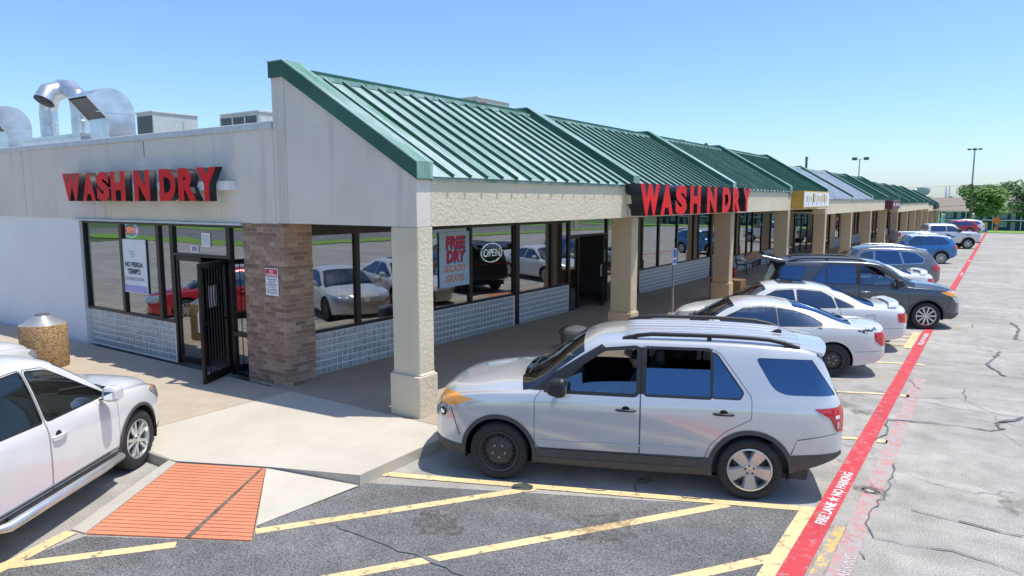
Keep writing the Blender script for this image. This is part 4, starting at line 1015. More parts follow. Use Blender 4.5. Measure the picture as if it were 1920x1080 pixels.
def make_car(name, sp, loc, heading, label, group=None):
    root = empty(name, loc, heading, label, sp.get('cat', 'car'), group)
    B = Body(sp); wf, wr_ = sp['axles']; rw = sp['rw']; Ra = sp.get('arch', rw + .055); tr = sp['track']
    G = sp.get('glass', 'car_glass')
    # wheel arches
    for xa in (wf, wr_):
        if sp.get('flare'):
            fl = B.cut(circle(xa, rw, Ra + sp['flare'], 36)); fl = [f for f in fl if not inside((f.calc_center_median().x, f.calc_center_median().z), circle(xa, rw, Ra - .02, 36))]
        hole = B.cut(circle(xa, rw, Ra, 36))
        bmesh.ops.delete(B.bm, geom=hole, context='FACES_ONLY')
        if sp.get('flare'):
            CO_, CI_ = circle(xa, rw, Ra + sp['flare'], 36), circle(xa, rw, Ra, 36)
            ring = [f for f in B.bm.faces if abs(f.normal.y) > .25 and abs(f.calc_center_median().x - xa) < Ra + .2 and inside((f.calc_center_median().x, f.calc_center_median().z), CO_) and not inside((f.calc_center_median().x, f.calc_center_median().z), CI_)]
            B.paint(ring, 'cladding', .014)
    for poly, mat in sp.get('clad', []):
        fs = [f for f in B.cut(poly) if f.material_index != B.mi('cladding')]; B.paint(fs, mat, .006 if mat == 'cladding' else 0)
    # windscreen and rear window: whole grid cells of the upper shell
    xc, xh = sp['screen']; ws = [f for f in B.bm.faces if f[B.L] >= 9 and f.normal.z > 0 and xh < sum(v.co.x for v in f.verts) / len(f.verts) - B.c['bow'](f.calc_center_median().x) * (1 - min(1, abs(f.calc_center_median().y) / B.c['w'](f.calc_center_median().x))**2) < xc]
    if ws: B.take('windscreen', ws, root, 'windscreen', -.004)
    if sp.get('back'):
        xa, xb = sp['back']; bw = [f for f in B.bm.faces if f[B.L] >= sp.get('backseg', 9) and abs(f.normal.x) + f.normal.z > .2 and xa < f.calc_center_median().x - B.c['bow'](f.calc_center_median().x) * (1 - min(1, abs(f.calc_center_median().y) / B.c['w'](f.calc_center_median().x))**2) < xb and f.normal.x < -.05]
        if bw: B.take('rear_window', bw, root, sp.get('backglass', G), -.004)
    # side windows
    for wnd in sp['windows']:
        poly = rounded(wnd['p'], wnd.get('r', .035)); trim = wnd.get('trim', 'trim_black')
        if wnd.get('t', .018): B.paint(B.cut(offset(poly, wnd.get('t', .018))), trim)
        fs = B.cut(poly)
        for sg in (1, -1):
            side = [f for f in fs if f.is_valid and f.calc_center_median().y * sg > 0]
            low = wnd.get('lowered')
            if low and low[0] == sg:
                up = [f for f in side if f.calc_center_median().z > low[1] + low[2] * f.calc_center_median().x]
                bmesh.ops.delete(B.bm, geom=up, context='FACES_ONLY'); side = [f for f in side if f.is_valid]
            if side: B.take('window', side, root, wnd.get('g', G), -.006)
    # lamps and other coloured panels
    for lm in sp.get('lamps', []):
        poly = rounded(lm['p'], lm.get('r', .02)); fs = B.cut(poly, lm.get('axis', 'y'), lm.get('sides', (1, -1)), lm.get('minn', .12))
        if lm.get('xr'): fs = [f for f in fs if lm['xr'][0] < f.calc_center_median().x < lm['xr'][1]]
        if not fs: continue
        for sg in (1, -1):
            side = [f for f in fs if f.is_valid and f.calc_center_median().y * sg > 0]
            if side: B.take(lm['n'], side, root, lm['m'], lm.get('push', .006))
    # doors: an outline groove, then the leaf itself
    doors = []
    for d in sp.get('doors', []):
        poly = rounded(d['p'], d.get('r', .05)); fs = B.cut(poly); inner = offset(poly, -.007); B.cut(inner)
        ring = [f for f in B.bm.faces if abs(f.normal.y) > .25 and inside((f.calc_center_median().x, f.calc_center_median().z), poly) and not inside((f.calc_center_median().x, f.calc_center_median().z), inner)]
        B.paint(ring, 'gap_black')
        leaf = [f for f in B.bm.faces if abs(f.normal.y) > .25 and inside((f.calc_center_median().x, f.calc_center_median().z), inner)]
        for sg in (1, -1):
            side = [f for f in leaf if f.is_valid and f.calc_center_median().y * sg > 0]
            if not side: continue
            do = B.take('door', side, root); doors.append(do)
            hx, hz = d['h']; y, n = B.side_y(hx, hz, sg); hm = sp.get('handle', sp['paint']); q = MB().mat('gap_black')
            q.lathe([(.001, .001), (.045, .001), (.05, -.002)], (hx, y, hz), 'y', 12) if sg > 0 else q.lathe([(.001, -.001), (.045, -.001), (.05, .002)], (hx, y, hz), 'y', 12)
            q.mat(hm); q.tube([(hx - .11, y + sg * .008, hz), (hx - .09, y + sg * .03, hz + .002), (hx, y + sg * .036, hz + .003), (hx + .09, y + sg * .03, hz + .002), (hx + .11, y + sg * .008, hz)], [.010, .014, .015, .014, .010], 8)
            q.build('handle', do, True, 50, world=False)
    for ln in sp.get('seams', []):                     # other panel gaps: bonnet edge, bumper joints, fuel door
        poly = ln; B.paint(B.cut(poly), 'gap_black')
    for pl in sp.get('panels', []):
        fs = B.cut(rounded(pl['p'], pl.get('r', .01)), pl.get('axis', 'y'), pl.get('sides', (1, -1)), pl.get('minn', .15)); B.paint(fs, pl['m'], pl.get('lift', 0))
    # wheels and liners
    for i, xa in enumerate((wf, wr_)):
        st = sp['wheels'][i]; tm, rm = wheel_meshes(st, rw, sp['rim'], sp.get('tw', .235))
        for sg in (1, -1):
            t = link('wheel', tm, root, False); t.location = (xa, sg * tr, rw); t.rotation_euler = (0, rnd.uniform(0, 6) if False else sp.get('spin', .35) * (1 + i), 0 if sg > 0 else math.pi)
            rr = link('rim', rm, t, False)
            m = MB().mat('gap_black'); yo = B.c['w'](xa) - .03; n = 28; v = []
            for k in range(n + 1):
                a = -.25 + (math.pi + .5) * k / n
                for yy in (yo, yo - .36): v.append((xa + (Ra + .002) * math.cos(a), sg * yy, rw + (Ra + .002) * math.sin(a)))
            m.add(v, [(2 * k, 2 * k + 2, 2 * k + 3, 2 * k + 1) for k in range(n)])
            m.add([(xa, sg * (yo - .36), rw)] + [v[2 * k + 1] for k in range(n + 1)], [(0, k + 1, k + 2) for k in range(n)]); m.build('wheel_liner', root, world=False)
    # mirrors
    mx, mz = sp['mirror']
    for sg in (1, -1):
        y, n = B.side_y(mx, mz - .02, sg); m = MB().mat(sp.get('mirrormat', sp['paint'])); ms = sp.get('ms', 1.0)
        pr = [(.10, -.05), (.12, .02), (.07, .10), (-.05, .12), (-.08, .08), (-.08, -.05), (-.02, -.08)]
        yo = [y + sg * .05, y + sg * .10, y + sg * .20, y + sg * .235]; sc = [.55, 1, 1, .72]; v = []
        for yy, s_ in zip(yo, sc): v += [(mx + a * s_ * ms, yy, mz + .06 + b_ * s_ * ms) for a, b_ in pr]
        N = 7; f = [(k * N + i, k * N + (i + 1) % N, (k + 1) * N + (i + 1) % N, (k + 1) * N + i) for k in range(3) for i in range(N)] + [tuple(range(N)), tuple(range(3 * N, 4 * N))]
        if sg < 0: f = [q[::-1] for q in f]
        m.add(v, f); m.mat('trim_black').bar((mx + .02, y - sg * .02, mz), (mx + .02, y + sg * .09, mz + .03), .06, .05)
        bmx = m.build('mirror', root, False, None, False, bevel=.02)
        MB().mat('chrome').box(mx - .083 * ms, mx - .079 * ms, min(yo[1], yo[2]), max(yo[1], yo[2]), mz + .03, mz + .12).build('mirror_glass', bmx, world=False)
    # cabin
    if sp.get('cabin', True):
        fx, rx = sp['seats']; sm = sp.get('seatmat', 'seat'); zf = sp.get('seatz', .55)
        for sg in (1, -1): seat(root, fx, sg * .37, zf, .50, sm)
        if rx is not None:
            for sg in (1, -1): seat(root, rx, sg * .34, zf, .62, sm, sp.get('rearhead', True))
        W = B.c['w'](fx) - .12; dx = sp['dash']
        MB().mat('seat').prism([(dx + .35, zf), (dx + .45, B.c['zs'](dx) - .06), (dx + .1, B.c['zs'](dx) - .02), (dx - .12, B.c['zs'](dx) - .08), (dx - .1, zf)], 'y', -W, W).build('dashboard', root, world=False, bevel=.03)
        MB().mat('seat').box(sp['rear'] + .35, dx + .3, -W, W, B.c['zb'](0) + .04, zf + .02).build('cabin_floor', root, world=False)
        pts = [(dx - .28 + .07 * math.sin(a * .5236), .37 + .185 * math.cos(a * .5236), B.c['zs'](dx) - .07 + .17 * math.sin(a * .5236)) for a in range(13)]
        MB().mat('trim_black').tube(pts, .016, 6).tube([(dx - .05, .37, zf + .35), (dx - .28, .37, B.c['zs'](dx) - .07)], .025, 6).tube([pts[0], pts[6]], .012, 5).build('steering_wheel', root, True, 50, world=False)
    # roof rails
    if sp.get('rails'):
        xa, xb, yy = sp['rails']
        for sg in (1, -1):
            zt = lambda x: B.top_z(x, sg * yy); m = MB().mat(sp.get('railmat', 'trim_black')); n = 12; pts = []
            for k in range(n + 1):
                x = xa + (xb - xa) * k / n; lift = .055 * min(1, k / 1.5, (n - k) / 1.5); pts.append((x, sg * yy, zt(x) + lift))
            m.tube(pts, .025, 8)
            for x in (xa - .14, (xa + xb) / 2, xb + .14): m.bar((x, sg * yy, zt(x) - .01), (x, sg * yy, zt(x) + .03), .05, .03)
            m.build('roof_rail', root, True, 50, world=False)
    if sp.get('ribs'):                                # pressed ribs in the roof skin
        xa, xb, ys = sp['ribs']
        for y in ys:
            m = MB().mat(sp['paint']); n = 14
            v = []
            for k in range(n + 1):
                x = xa + (xb - xa) * k / n; z = B.top_z(x, y); t = .012 * min(1, k, n - k)
                v += [(x, y - .035, z + .001), (x, y - .02, z + t), (x, y + .02, z + t), (x, y + .035, z + .001)]
            m.add(v, [(4 * k + j, 4 * k + j + 1, 4 * k + j + 5, 4 * k + j + 4) for k in range(n) for j in range(3)]); m.build('roof_rib', root, True, 60, world=False)
    # wipers
    if sp.get('wipers', True):
        for y0, y1 in ((.55, -.02), (-.10, -.62)):
            def wp(x, y): return Vector((x, y, B.top_z(x, y) + .018))
            x0 = sp['screen'][0] + .02
            MB().mat('trim_black').tube([wp(x0 + .0, y0), wp(x0 - .02, (y0 + y1) / 2), wp(x0 - .07, y1)], .011, 5).build('wiper', root, world=False)
    for plate in sp.get('plates', []):
        x, z, dirx = plate; MB().mat('plate').box(x - .01, x + .01, -.15, .15, z - .075, z + .075).build('licence_plate', root, world=False)
    for ex in sp.get('extra', []): ex(root, B)
    body = B.finish('body', root)
    return root
# ------------------------------------------------------------------ vehicle shapes (x forward from mid wheelbase, z up; half widths)
carpaint('paint_silver', (0.64, 0.64, 0.625), 0.35, 0.15)
carpaint('paint_silver_white', (0.70, 0.69, 0.65), 0.1, 0.2)
carpaint('paint_white_car', (0.73, 0.725, 0.70), 0.0, 0.2)
carpaint('paint_charcoal', (0.085, 0.095, 0.11), 0.55, 0.25)
carpaint('paint_grey', (0.17, 0.18, 0.19), 0.6, 0.25)
carpaint('paint_blue', (0.03, 0.17, 0.42), 0.3, 0.25)
carpaint('paint_truck', (0.66, 0.66, 0.655), 0.4, 0.3)
carpaint('paint_maroon', (0.34, 0.015, 0.03), 0.3, 0.25)
carpaint('paint_red_car', (0.50, 0.02, 0.03), 0.2, 0.22)

def fixn(o):
    bm = bmesh.new(); bm.from_mesh(o.data); bmesh.ops.remove_doubles(bm, verts=bm.verts, dist=1e-5); bmesh.ops.recalc_face_normals(bm, faces=bm.faces[:]); bm.to_mesh(o.data); bm.free(); return o
def spoiler(x0, x1, z0, z1, yw, mat, t=.03):
    def f(root, B):
        m = MB().mat(mat); n = 10; v = []
        for k in range(n + 1):
            y = -yw + 2 * yw * k / n; q = 1 - .35 * (abs(y) / yw)**3; xx = x0 + (x1 - x0) * q
            v += [(x0, y, z0 + t / 2 - .05 * (y / yw)**2), (xx, y, z1 + t / 2 - .05 * (y / yw)**2), (xx, y, z1 - t / 2 - .05 * (y / yw)**2), (x0, y, z0 - t / 2 - .08 - .05 * (y / yw)**2)]
        m.add(v, [(4 * k + j, 4 * k + (j + 1) % 4, 4 * k + 4 + (j + 1) % 4, 4 * k + 4 + j) for k in range(n) for j in range(4)] + [(0, 1, 2, 3), tuple(4 * n + j for j in (3, 2, 1, 0))])
        fixn(m.build('rear_spoiler', root, True, 40, world=False))
    return f
def trunk_wing(x, z, yw, mat, rise=.085):
    def f(root, B):
        m = MB().mat(mat); n = 16; v = []
        for k in range(n + 1):
            t = -1 + 2 * k / n; y = t * yw; zz = z + rise * (1 - max(0, abs(t) - .75) ** 2 * 16 * .9); xx = x + .10 * abs(t)**2
            zz = max(zz, z + .0)
            v += [(xx + .09, y, zz), (xx, y, zz + .022), (xx - .10, y, zz + .03), (xx - .095, y, zz + .008), (xx, y, zz - .008)]
        m.add(v, [(5 * k + j, 5 * k + (j + 1) % 5, 5 * k + 5 + (j + 1) % 5, 5 * k + 5 + j)[::-1] for k in range(n) for j in range(5)] + [(0, 1, 2, 3, 4), tuple(5 * n + j for j in (4, 3, 2, 1, 0))])
        fixn(m.build('rear_spoiler', root, True, 50, world=False))
    return f
def antenna(x, y, h=.10):
    def f(root, B):
        z = B.top_z(x, y); MB().mat('trim_black').prism([(x - .09, z - .005), (x + .07, z - .005), (x - .05, z + .055), (x - .08, z + .055)], 'y', y - .02, y + .02).build('antenna', root, world=False, bevel=.008)
    return f
def line_strip(pts, wd, mat, name='trim_strip', side=(1, -1), lift=.006):
    # a moulding that follows the flank
    def f(root, B):
        for sg in side:
            m = MB().mat(mat); v = []; P = []
            for i in range(len(pts) - 1):
                for k in range(8): P.append((pts[i][0] + (pts[i + 1][0] - pts[i][0]) * k / 8, pts[i][1] + (pts[i + 1][1] - pts[i][1]) * k / 8))
            P.append(pts[-1])
            for x, z in P:
                y1, _ = B.side_y(x, z + wd / 2, sg); y0, _ = B.side_y(x, z - wd / 2, sg); v += [(x, y0 + sg * .001, z - wd / 2), (x, y0 + sg * lift, z - wd / 3), (x, y1 + sg * lift, z + wd / 3), (x, y1 + sg * .001, z + wd / 2)]
            q = [(4 * k + j, 4 * k + j + 1, 4 * k + 5 + j, 4 * k + 4 + j) for k in range(len(P) - 1) for j in range(3)]
            m.add(v, q if sg > 0 else [t[::-1] for t in q]); m.build(name, root, True, 40, world=False)
    return f
def chips(pts, r, mat='trim_black', sg=1):
    # flaked clear coat: small bare patches on the flank
    def f(root, B):
        rr = random.Random(5)
        for x, z in pts:
            m = MB().mat(mat); v = []; n = 9; y, _ = B.side_y(x, z, sg); q = r * rr.uniform(.5, 1.5)
            for k in range(n):
                a = 2 * math.pi * k / n; xx, zz = x + q * rr.uniform(.5, 1.5) * math.cos(a) * 1.6, z + q * rr.uniform(.4, 1) * math.sin(a); yy, nn = B.side_y(xx, zz, sg); v.append(Vector((xx, yy, zz)) + nn * .0025)
            m.add(v, [tuple(range(n)) if sg < 0 else tuple(range(n - 1, -1, -1))]); m.build('flaked_paint', root, world=False)
    return f
def decal(name, poly, mat, lift=.009, side=(1, -1)):
    def f(root, B):
        for sg in side:
            m = MB().mat(mat); v = []
            cx = sum(p_[0] for p_ in poly) / len(poly); cz = sum(p_[1] for p_ in poly) / len(poly)
            for x, z in [(cx, cz)] + poly:
                y, n = B.side_y(x, z, sg); v.append(Vector((x, y, z)) + n * lift)
            n_ = len(poly); fs = [(0, 1 + i, 1 + (i + 1) % n_) for i in range(n_)]
            m.add(v, fs if sg < 0 else [t[::-1] for t in fs]); m.build(name, root, True, 60, world=False)
    return f
def sunroof(x0, x1, yw, up=.0):
    def f(root, B):
        m = MB().mat('trim_black'); v = []; n = 6
        for k in range(n + 1):
            x = x0 + (x1 - x0) * k / n
            for y in (-yw, -yw / 2, 0, yw / 2, yw): v.append((x, y, B.top_z(x, y) + .006 + up * (n - k) / n))
        m.add(v, [(5 * k + j, 5 * k + j + 1, 5 * k + 6 + j, 5 * k + 5 + j) for k in range(n) for j in range(4)]); o = m.build('sunroof', root, True, world=False)
        o.data.materials[0] = MATS['car_glass_dark']
    return f
def badge_oval(x, z, s_):
    def f(root, B): pass
    return f

def warp_x(s, f):
    for k in ('w', 'zb', 'zs', 'zr', 'yr', 'zt', 'bow'): s[k] = [(f(a), b_) for a, b_ in s[k]]
    for k in ('nose', 'rear'): s[k] = f(s[k])
    s['stations'] = [f(a) for a in s['stations']]; s['back'] = tuple(f(a) for a in s['back'])
    s['clad'] = [([(f(a), b_) for a, b_ in p], m) for p, m in s['clad']]; s['seams'] = [[(f(a), b_) for a, b_ in p] for p in s['seams']]
    for k in ('windows', 'doors', 'lamps'):
        for d in s[k]: d['p'] = [(f(a), b_) for a, b_ in d['p']]
    s['rails'] = (s['rails'][0], f(s['rails'][1]), s['rails'][2]); s['ribs'] = (s['ribs'][0], f(s['ribs'][1]), s['ribs'][2])
def explorer(paint, wheels, **kw):
    s = dict(paint=paint, cat='suv', nose=2.34, rear=-2.60, axles=(1.43, -1.43), rw=.352, rim=.24, tw=.24, track=.865, arch=.412, flare=.05, wheels=wheels, n=84,
        stations=[1.12, .40, -2.24, -2.53],
        w=[(-2.60, .80), (-2.5, .885), (-2.2, .96), (-1.4, .997), (0, 1.0), (1.4, .99), (1.9, .955), (2.2, .86), (2.34, .72)],
        zb=[(-2.60, .50), (-2.3, .40), (-1.9, .30), (-1, .22), (0, .21), (1.0, .22), (1.8, .25), (2.1, .25), (2.34, .34)],
        zs=[(-2.60, 1.02), (-2.4, 1.125), (-1.4, 1.135), (0, 1.105), (.95, 1.08), (1.5, 1.055), (2.0, .985), (2.2, .90), (2.34, .76)],
        zr=[(-2.60, 1.04), (-2.5, 1.22), (-2.27, 1.60), (-2.0, 1.655), (-1, 1.69), (-.1, 1.685), (.26, 1.63), (.68, 1.37), (1.06, 1.10), (1.15, 1.085), (2.34, .77)],
        yr=[(-2.60, .72), (-2.3, .70), (-1.5, .735), (0, .745), (.2, .75), (.98, .87), (1.15, .86), (2.0, .78), (2.34, .55)],
        zt=[(-2.60, 1.06), (-2.5, 1.27), (-2.25, 1.675), (-2.0, 1.735), (-1, 1.775), (-.3, 1.765), (.22, 1.73), (.42, 1.655), (1.14, 1.195), (1.5, 1.165), (2.0, 1.085), (2.2, .99), (2.34, .80)],
        bow=[(-2.60, -.06), (-2.2, -.04), (-1.2, 0), (0, .02), (.3, .08), (1.0, .14), (1.6, .08), (2.34, .10)],
        screen=(1.12, .40), back=(-2.53, -2.24), backglass='car_glass_dark', glass='car_glass_dark', handle='trim_black', mirrormat='trim_black', mirror=(.70, 1.12), ms=1.15,
        windows=[dict(p=[(.88, 1.135), (.81, 1.185), (.20, 1.585), (-.17, 1.625), (-.17, 1.14)], g='car_glass', t=.04), dict(p=[(-.28, 1.145), (-.28, 1.63), (-.95, 1.635), (-.985, 1.62), (-.985, 1.15)], r=.02, t=.03),
                 dict(p=[(-1.015, 1.15), (-1.015, 1.61), (-1.05, 1.595), (-1.33, 1.21), (-1.30, 1.15)], r=.02), dict(p=[(-1.47, 1.585), (-2.20, 1.575), (-2.50, 1.205), (-1.86, 1.205), (-1.70, 1.26)], r=[.06, .01, .01, .08, .08], t=.0)],
        doors=[dict(p=[(1.0, .50), (1.0, 1.03), (.92, 1.13), (.19, 1.62), (-.22, 1.655), (-.22, .44), (.95, .44)], h=(-.06, .955), r=.04), dict(p=[(-.222, .44), (-.222, 1.66), (-.98, 1.665), (-1.10, 1.61), (-1.43, 1.17), (-1.43, .93), (-1.16, .78), (-1.0, .62), (-.93, .44)], h=(-1.13, .975), r=.04)],
        clad=[([(-.29, 1.14), (-.29, 1.645), (-.16, 1.645), (-.16, 1.14)], 'trim_black'), ([(1.12, 1.10), (.80, 1.13), (.16, 1.60), (.24, 1.66), (.44, 1.54), (.70, 1.375), (1.10, 1.12)], 'trim_black'), ([(-1.0, .1), (-1.0, .47), (1.0, .45), (1.0, .1)], 'cladding'), ([(1.80, .1), (1.90, .40), (2.6, .47), (2.6, .1)], 'cladding'), ([(-1.85, .1), (-1.9, .55), (-2.8, .60), (-2.8, .1)], 'cladding')],
        lamps=[dict(n='turn_lamp', p=[(1.76, .965), (2.0, 1.0), (2.6, .94), (2.6, .87), (2.06, .865)], m='amber', minn=.05), dict(n='headlight', p=[(2.08, .855), (2.6, .86), (2.6, .68), (2.2, .70)], m='lamp_clear', minn=.05),
               dict(n='taillight', p=[(-2.20, 1.075), (-2.9, 1.10), (-2.9, .78), (-2.51, .82), (-2.42, .97)], m='lamp_red', minn=.03)],
        seams=[[(1.95, .52), (1.965, .52), (2.09, .83), (2.075, .83)], [(-1.93, .56), (-2.0, .72), (-2.5, .80), (-2.5, .807), (-2.01, .732), (-1.945, .56)]],
        rails=(.0, -2.05, .66), ribs=(.0, -2.1, (-.5, -.3, -.1, .1, .3, .5)), seats=(-.02, -1.0), dash=.72, seatz=.62,
        extra=[spoiler(-2.0, -2.30, 1.715, 1.67, .66, paint), antenna(-1.75, .1), line_strip([(-.9, .34), (.95, .33)], .03, 'trim_black'), decal('lamp_bezel', circle(2.145, .775, .048, 14), 'gap_black', .012), decal('lamp_lens', circle(2.145, .775, .030, 12), 'chrome', .016), decal('reverse_lamp', [(-2.345, 1.0), (-2.30, 1.0), (-2.30, .965), (-2.345, .965)], 'plate', .012), decal('side_marker', [(-2.345, .93), (-2.318, .93), (-2.318, .86), (-2.345, .86)], 'lamp_clear', .012), line_strip([(-.85, .56), (.92, .54)], .018, paint, 'door_crease', (1, -1), .012)])
    warp_x(s, lambda x: 1.43 + (x - 1.43) * .92 if x > 1.43 else (-1.43 + (x + 1.43) * .83 if x < -1.43 else x))
    s.update(kw); return s

def crossover(paint, wheels, sx=1.0, sy=1.0, sz=1.0, **kw):
    s = dict(paint=paint, cat='suv', nose=2.33, rear=-2.42, axles=(1.43, -1.43), rw=.37, rim=.245, tw=.245, track=.82, arch=.425, wheels=wheels, n=64, stations=[1.10, .28, -1.98, -2.30],
        w=[(-2.42, .74), (-2.3, .83), (-2.0, .91), (-1.4, .962), (0, .97), (1.4, .96), (1.9, .90), (2.2, .79), (2.33, .62)],
        zb=[(-2.42, .48), (-2.2, .36), (-1.8, .27), (0, .25), (1.8, .24), (2.33, .32)],
        zs=[(-2.42, .98), (-2.2, 1.09), (-1.4, 1.10), (0, 1.06), (.95, 1.03), (1.5, .99), (2.0, .89), (2.2, .80), (2.33, .70)],
        zr=[(-2.42, 1.0), (-2.28, 1.18), (-1.98, 1.52), (-1.6, 1.59), (-.8, 1.64), (-.1, 1.63), (.2, 1.57), (.62, 1.32), (1.02, 1.06), (1.15, 1.03), (2.33, .71)],
        yr=[(-2.42, .66), (-2.0, .62), (-1.4, .68), (0, .70), (.2, .70), (1.0, .83), (1.15, .82), (2.0, .72), (2.33, .48)],
        zt=[(-2.42, 1.02), (-2.28, 1.24), (-1.95, 1.60), (-1.6, 1.67), (-.8, 1.725), (-.2, 1.72), (.1, 1.69), (.30, 1.61), (1.12, 1.13), (1.5, 1.10), (2.0, 1.0), (2.2, .89), (2.33, .72)],
        bow=[(-2.42, -.10), (-1.9, -.06), (-1.0, 0), (0, .02), (.3, .08), (1.0, .14), (1.6, .10), (2.33, .13)],
        screen=(1.10, .28), back=(-2.30, -1.98), backglass='car_glass_dark', glass='car_glass_dark', mirror=(.72, 1.05),
        windows=[dict(p=[(.88, 1.085), (.14, 1.52), (-.15, 1.57), (-.15, 1.085)], g='car_glass'), dict(p=[(-.22, 1.09), (-.22, 1.58), (-1.0, 1.565), (-1.12, 1.11)], r=.02), dict(p=[(-1.08, 1.555), (-1.55, 1.515), (-1.86, 1.28), (-1.80, 1.16), (-1.18, 1.12)], r=.04)],
        doors=[dict(p=[(1.0, .45), (1.0, 1.0), (.92, 1.075), (.12, 1.565), (-.185, 1.605), (-.185, .36), (.95, .36)], h=(-.05, .91)), dict(p=[(-.19, .36), (-.19, 1.61), (-1.06, 1.60), (-1.25, 1.10), (-1.30, .90), (-1.1, .74), (-.98, .56), (-.93, .36)], h=(-1.02, .93))],
        lamps=[dict(n='headlight', p=[(1.80, .87), (2.02, .90), (2.6, .80), (2.6, .66), (2.1, .70)], m='lamp_clear', minn=.05), dict(n='taillight', p=[(-2.08, 1.07), (-2.7, 1.08), (-2.7, .84), (-2.2, .88)], m='lamp_red', minn=.03)],
        rails=(-.05, -1.75, .60), railmat='alloy', seats=(-.02, -.95), dash=.74, seatz=.58, extra=[spoiler(-1.86, -2.10, 1.62, 1.595, .56, paint)])
    s.update(kw)
    if (sx, sy, sz) != (1, 1, 1): scale_spec(s, sx, sy, sz)
    return s
def scale_spec(s, sx, sy, sz):
    for k, q in (('w', sy), ('yr', sy), ('zb', sz), ('zs', sz), ('zr', sz), ('zt', sz), ('bow', sx)): s[k] = [(a * sx, b_ * q) for a, b_ in s[k]]
    for k in ('nose', 'rear', 'dash'): s[k] *= sx
    s['axles'] = tuple(a * sx for a in s['axles']); s['track'] *= sy; s['stations'] = [a * sx for a in s['stations']]
    s['screen'] = tuple(a * sx for a in s['screen']); s['mirror'] = (s['mirror'][0] * sx, s['mirror'][1] * sz)
    if s.get('back'): s['back'] = tuple(a * sx for a in s['back'])
    s['seats'] = tuple(a * sx if a is not None else None for a in s['seats']); s['seatz'] *= sz
    if s.get('rails'): s['rails'] = (s['rails'][0] * sx, s['rails'][1] * sx, s['rails'][2] * sy)
    for k in ('windows', 'doors', 'lamps', 'panels'):
        for d in s.get(k, []):
            if d.get('axis', 'y') == 'y': d['p'] = [(a * sx, b_ * sz) for a, b_ in d['p']]
            if 'h' in d: d['h'] = (d['h'][0] * sx, d['h'][1] * sz)

def sedan(paint, wheels, **kw):
    s = dict(paint=paint, cat='car', nose=2.32, rear=-2.50, axles=(1.36, -1.36), rw=.325, rim=.205, tw=.215, track=.775, arch=.375, wheels=wheels, n=70, stations=[1.20, .42, -.92, -1.78],
        w=[(-2.50, .68), (-2.4, .79), (-2.1, .86), (-1.36, .905), (0, .91), (1.36, .90), (1.9, .86), (2.2, .74), (2.32, .58)],
        zb=[(-2.50, .40), (-2.3, .28), (-1.8, .21), (0, .19), (1.8, .18), (2.32, .26)],
        zs=[(-2.50, .78), (-2.4, .90), (-2.1, .955), (-1.4, .97), (0, .94), (1, .89), (1.7, .81), (2.1, .70), (2.32, .56)],
        zr=[(-2.50, .80), (-1.80, .985), (-1.62, 1.03), (-1.05, 1.30), (-.7, 1.355), (0, 1.385), (.35, 1.33), (1.04, .925), (1.15, .90), (2.32, .57)],
        yr=[(-2.50, .52), (-1.75, .70), (-1.0, .60), (0, .61), (.4, .62), (1.05, .77), (1.2, .76), (2.32, .42)],
        zt=[(-2.50, .84), (-2.44, .96), (-2.3, 1.01), (-1.9, 1.035), (-1.76, 1.05), (-.92, 1.37), (-.5, 1.44), (.1, 1.445), (.44, 1.385), (1.22, .955), (1.9, .84), (2.2, .73), (2.32, .60)],
        bow=[(-2.50, -.10), (-1.8, -.10), (-1.2, -.05), (-.3, 0), (.3, .06), (1.0, .13), (1.7, .10), (2.32, .15)],
        screen=(1.20, .42), back=(-1.78, -.92), glass='car_glass', backglass='car_glass_dark', mirror=(.78, .93), ms=.9,
        windows=[dict(p=[(.94, .945), (.24, 1.285), (-.12, 1.32), (-.16, .95)], r=.03), dict(p=[(-.24, .955), (-.21, 1.32), (-.72, 1.29), (-.92, 1.18), (-1.0, .975)], r=.03), dict(p=[(-1.05, .98), (-.99, 1.17), (-1.36, 1.01), (-1.38, .99)], r=.015)],
        doors=[dict(p=[(1.02, .35), (1.02, .86), (.96, .92), (.22, 1.325), (-.19, 1.36), (-.21, .28), (.95, .28)], h=(-.07, .80)), dict(p=[(-.215, .28), (-.195, 1.36), (-.78, 1.325), (-1.00, 1.20), (-1.08, .95), (-1.12, .76), (-1.0, .58), (-.90, .28)], h=(-.93, .82))],
        lamps=[dict(n='headlight', p=[(1.86, .72), (2.02, .755), (2.6, .66), (2.6, .52), (2.1, .56)], m='lamp_clear', minn=.05), dict(n='taillight', p=[(-2.26, .87), (-2.9, .90), (-2.9, .66), (-2.30, .68)], m='lamp_red', minn=.03)],
        seams=[[(-2.55, .555), (-1.80, .53), (-1.80, .536), (-2.55, .561)]], seats=(.0, -.80), rearhead=False, dash=.76, seatz=.36, wipers=True)
    s.update(kw); return s
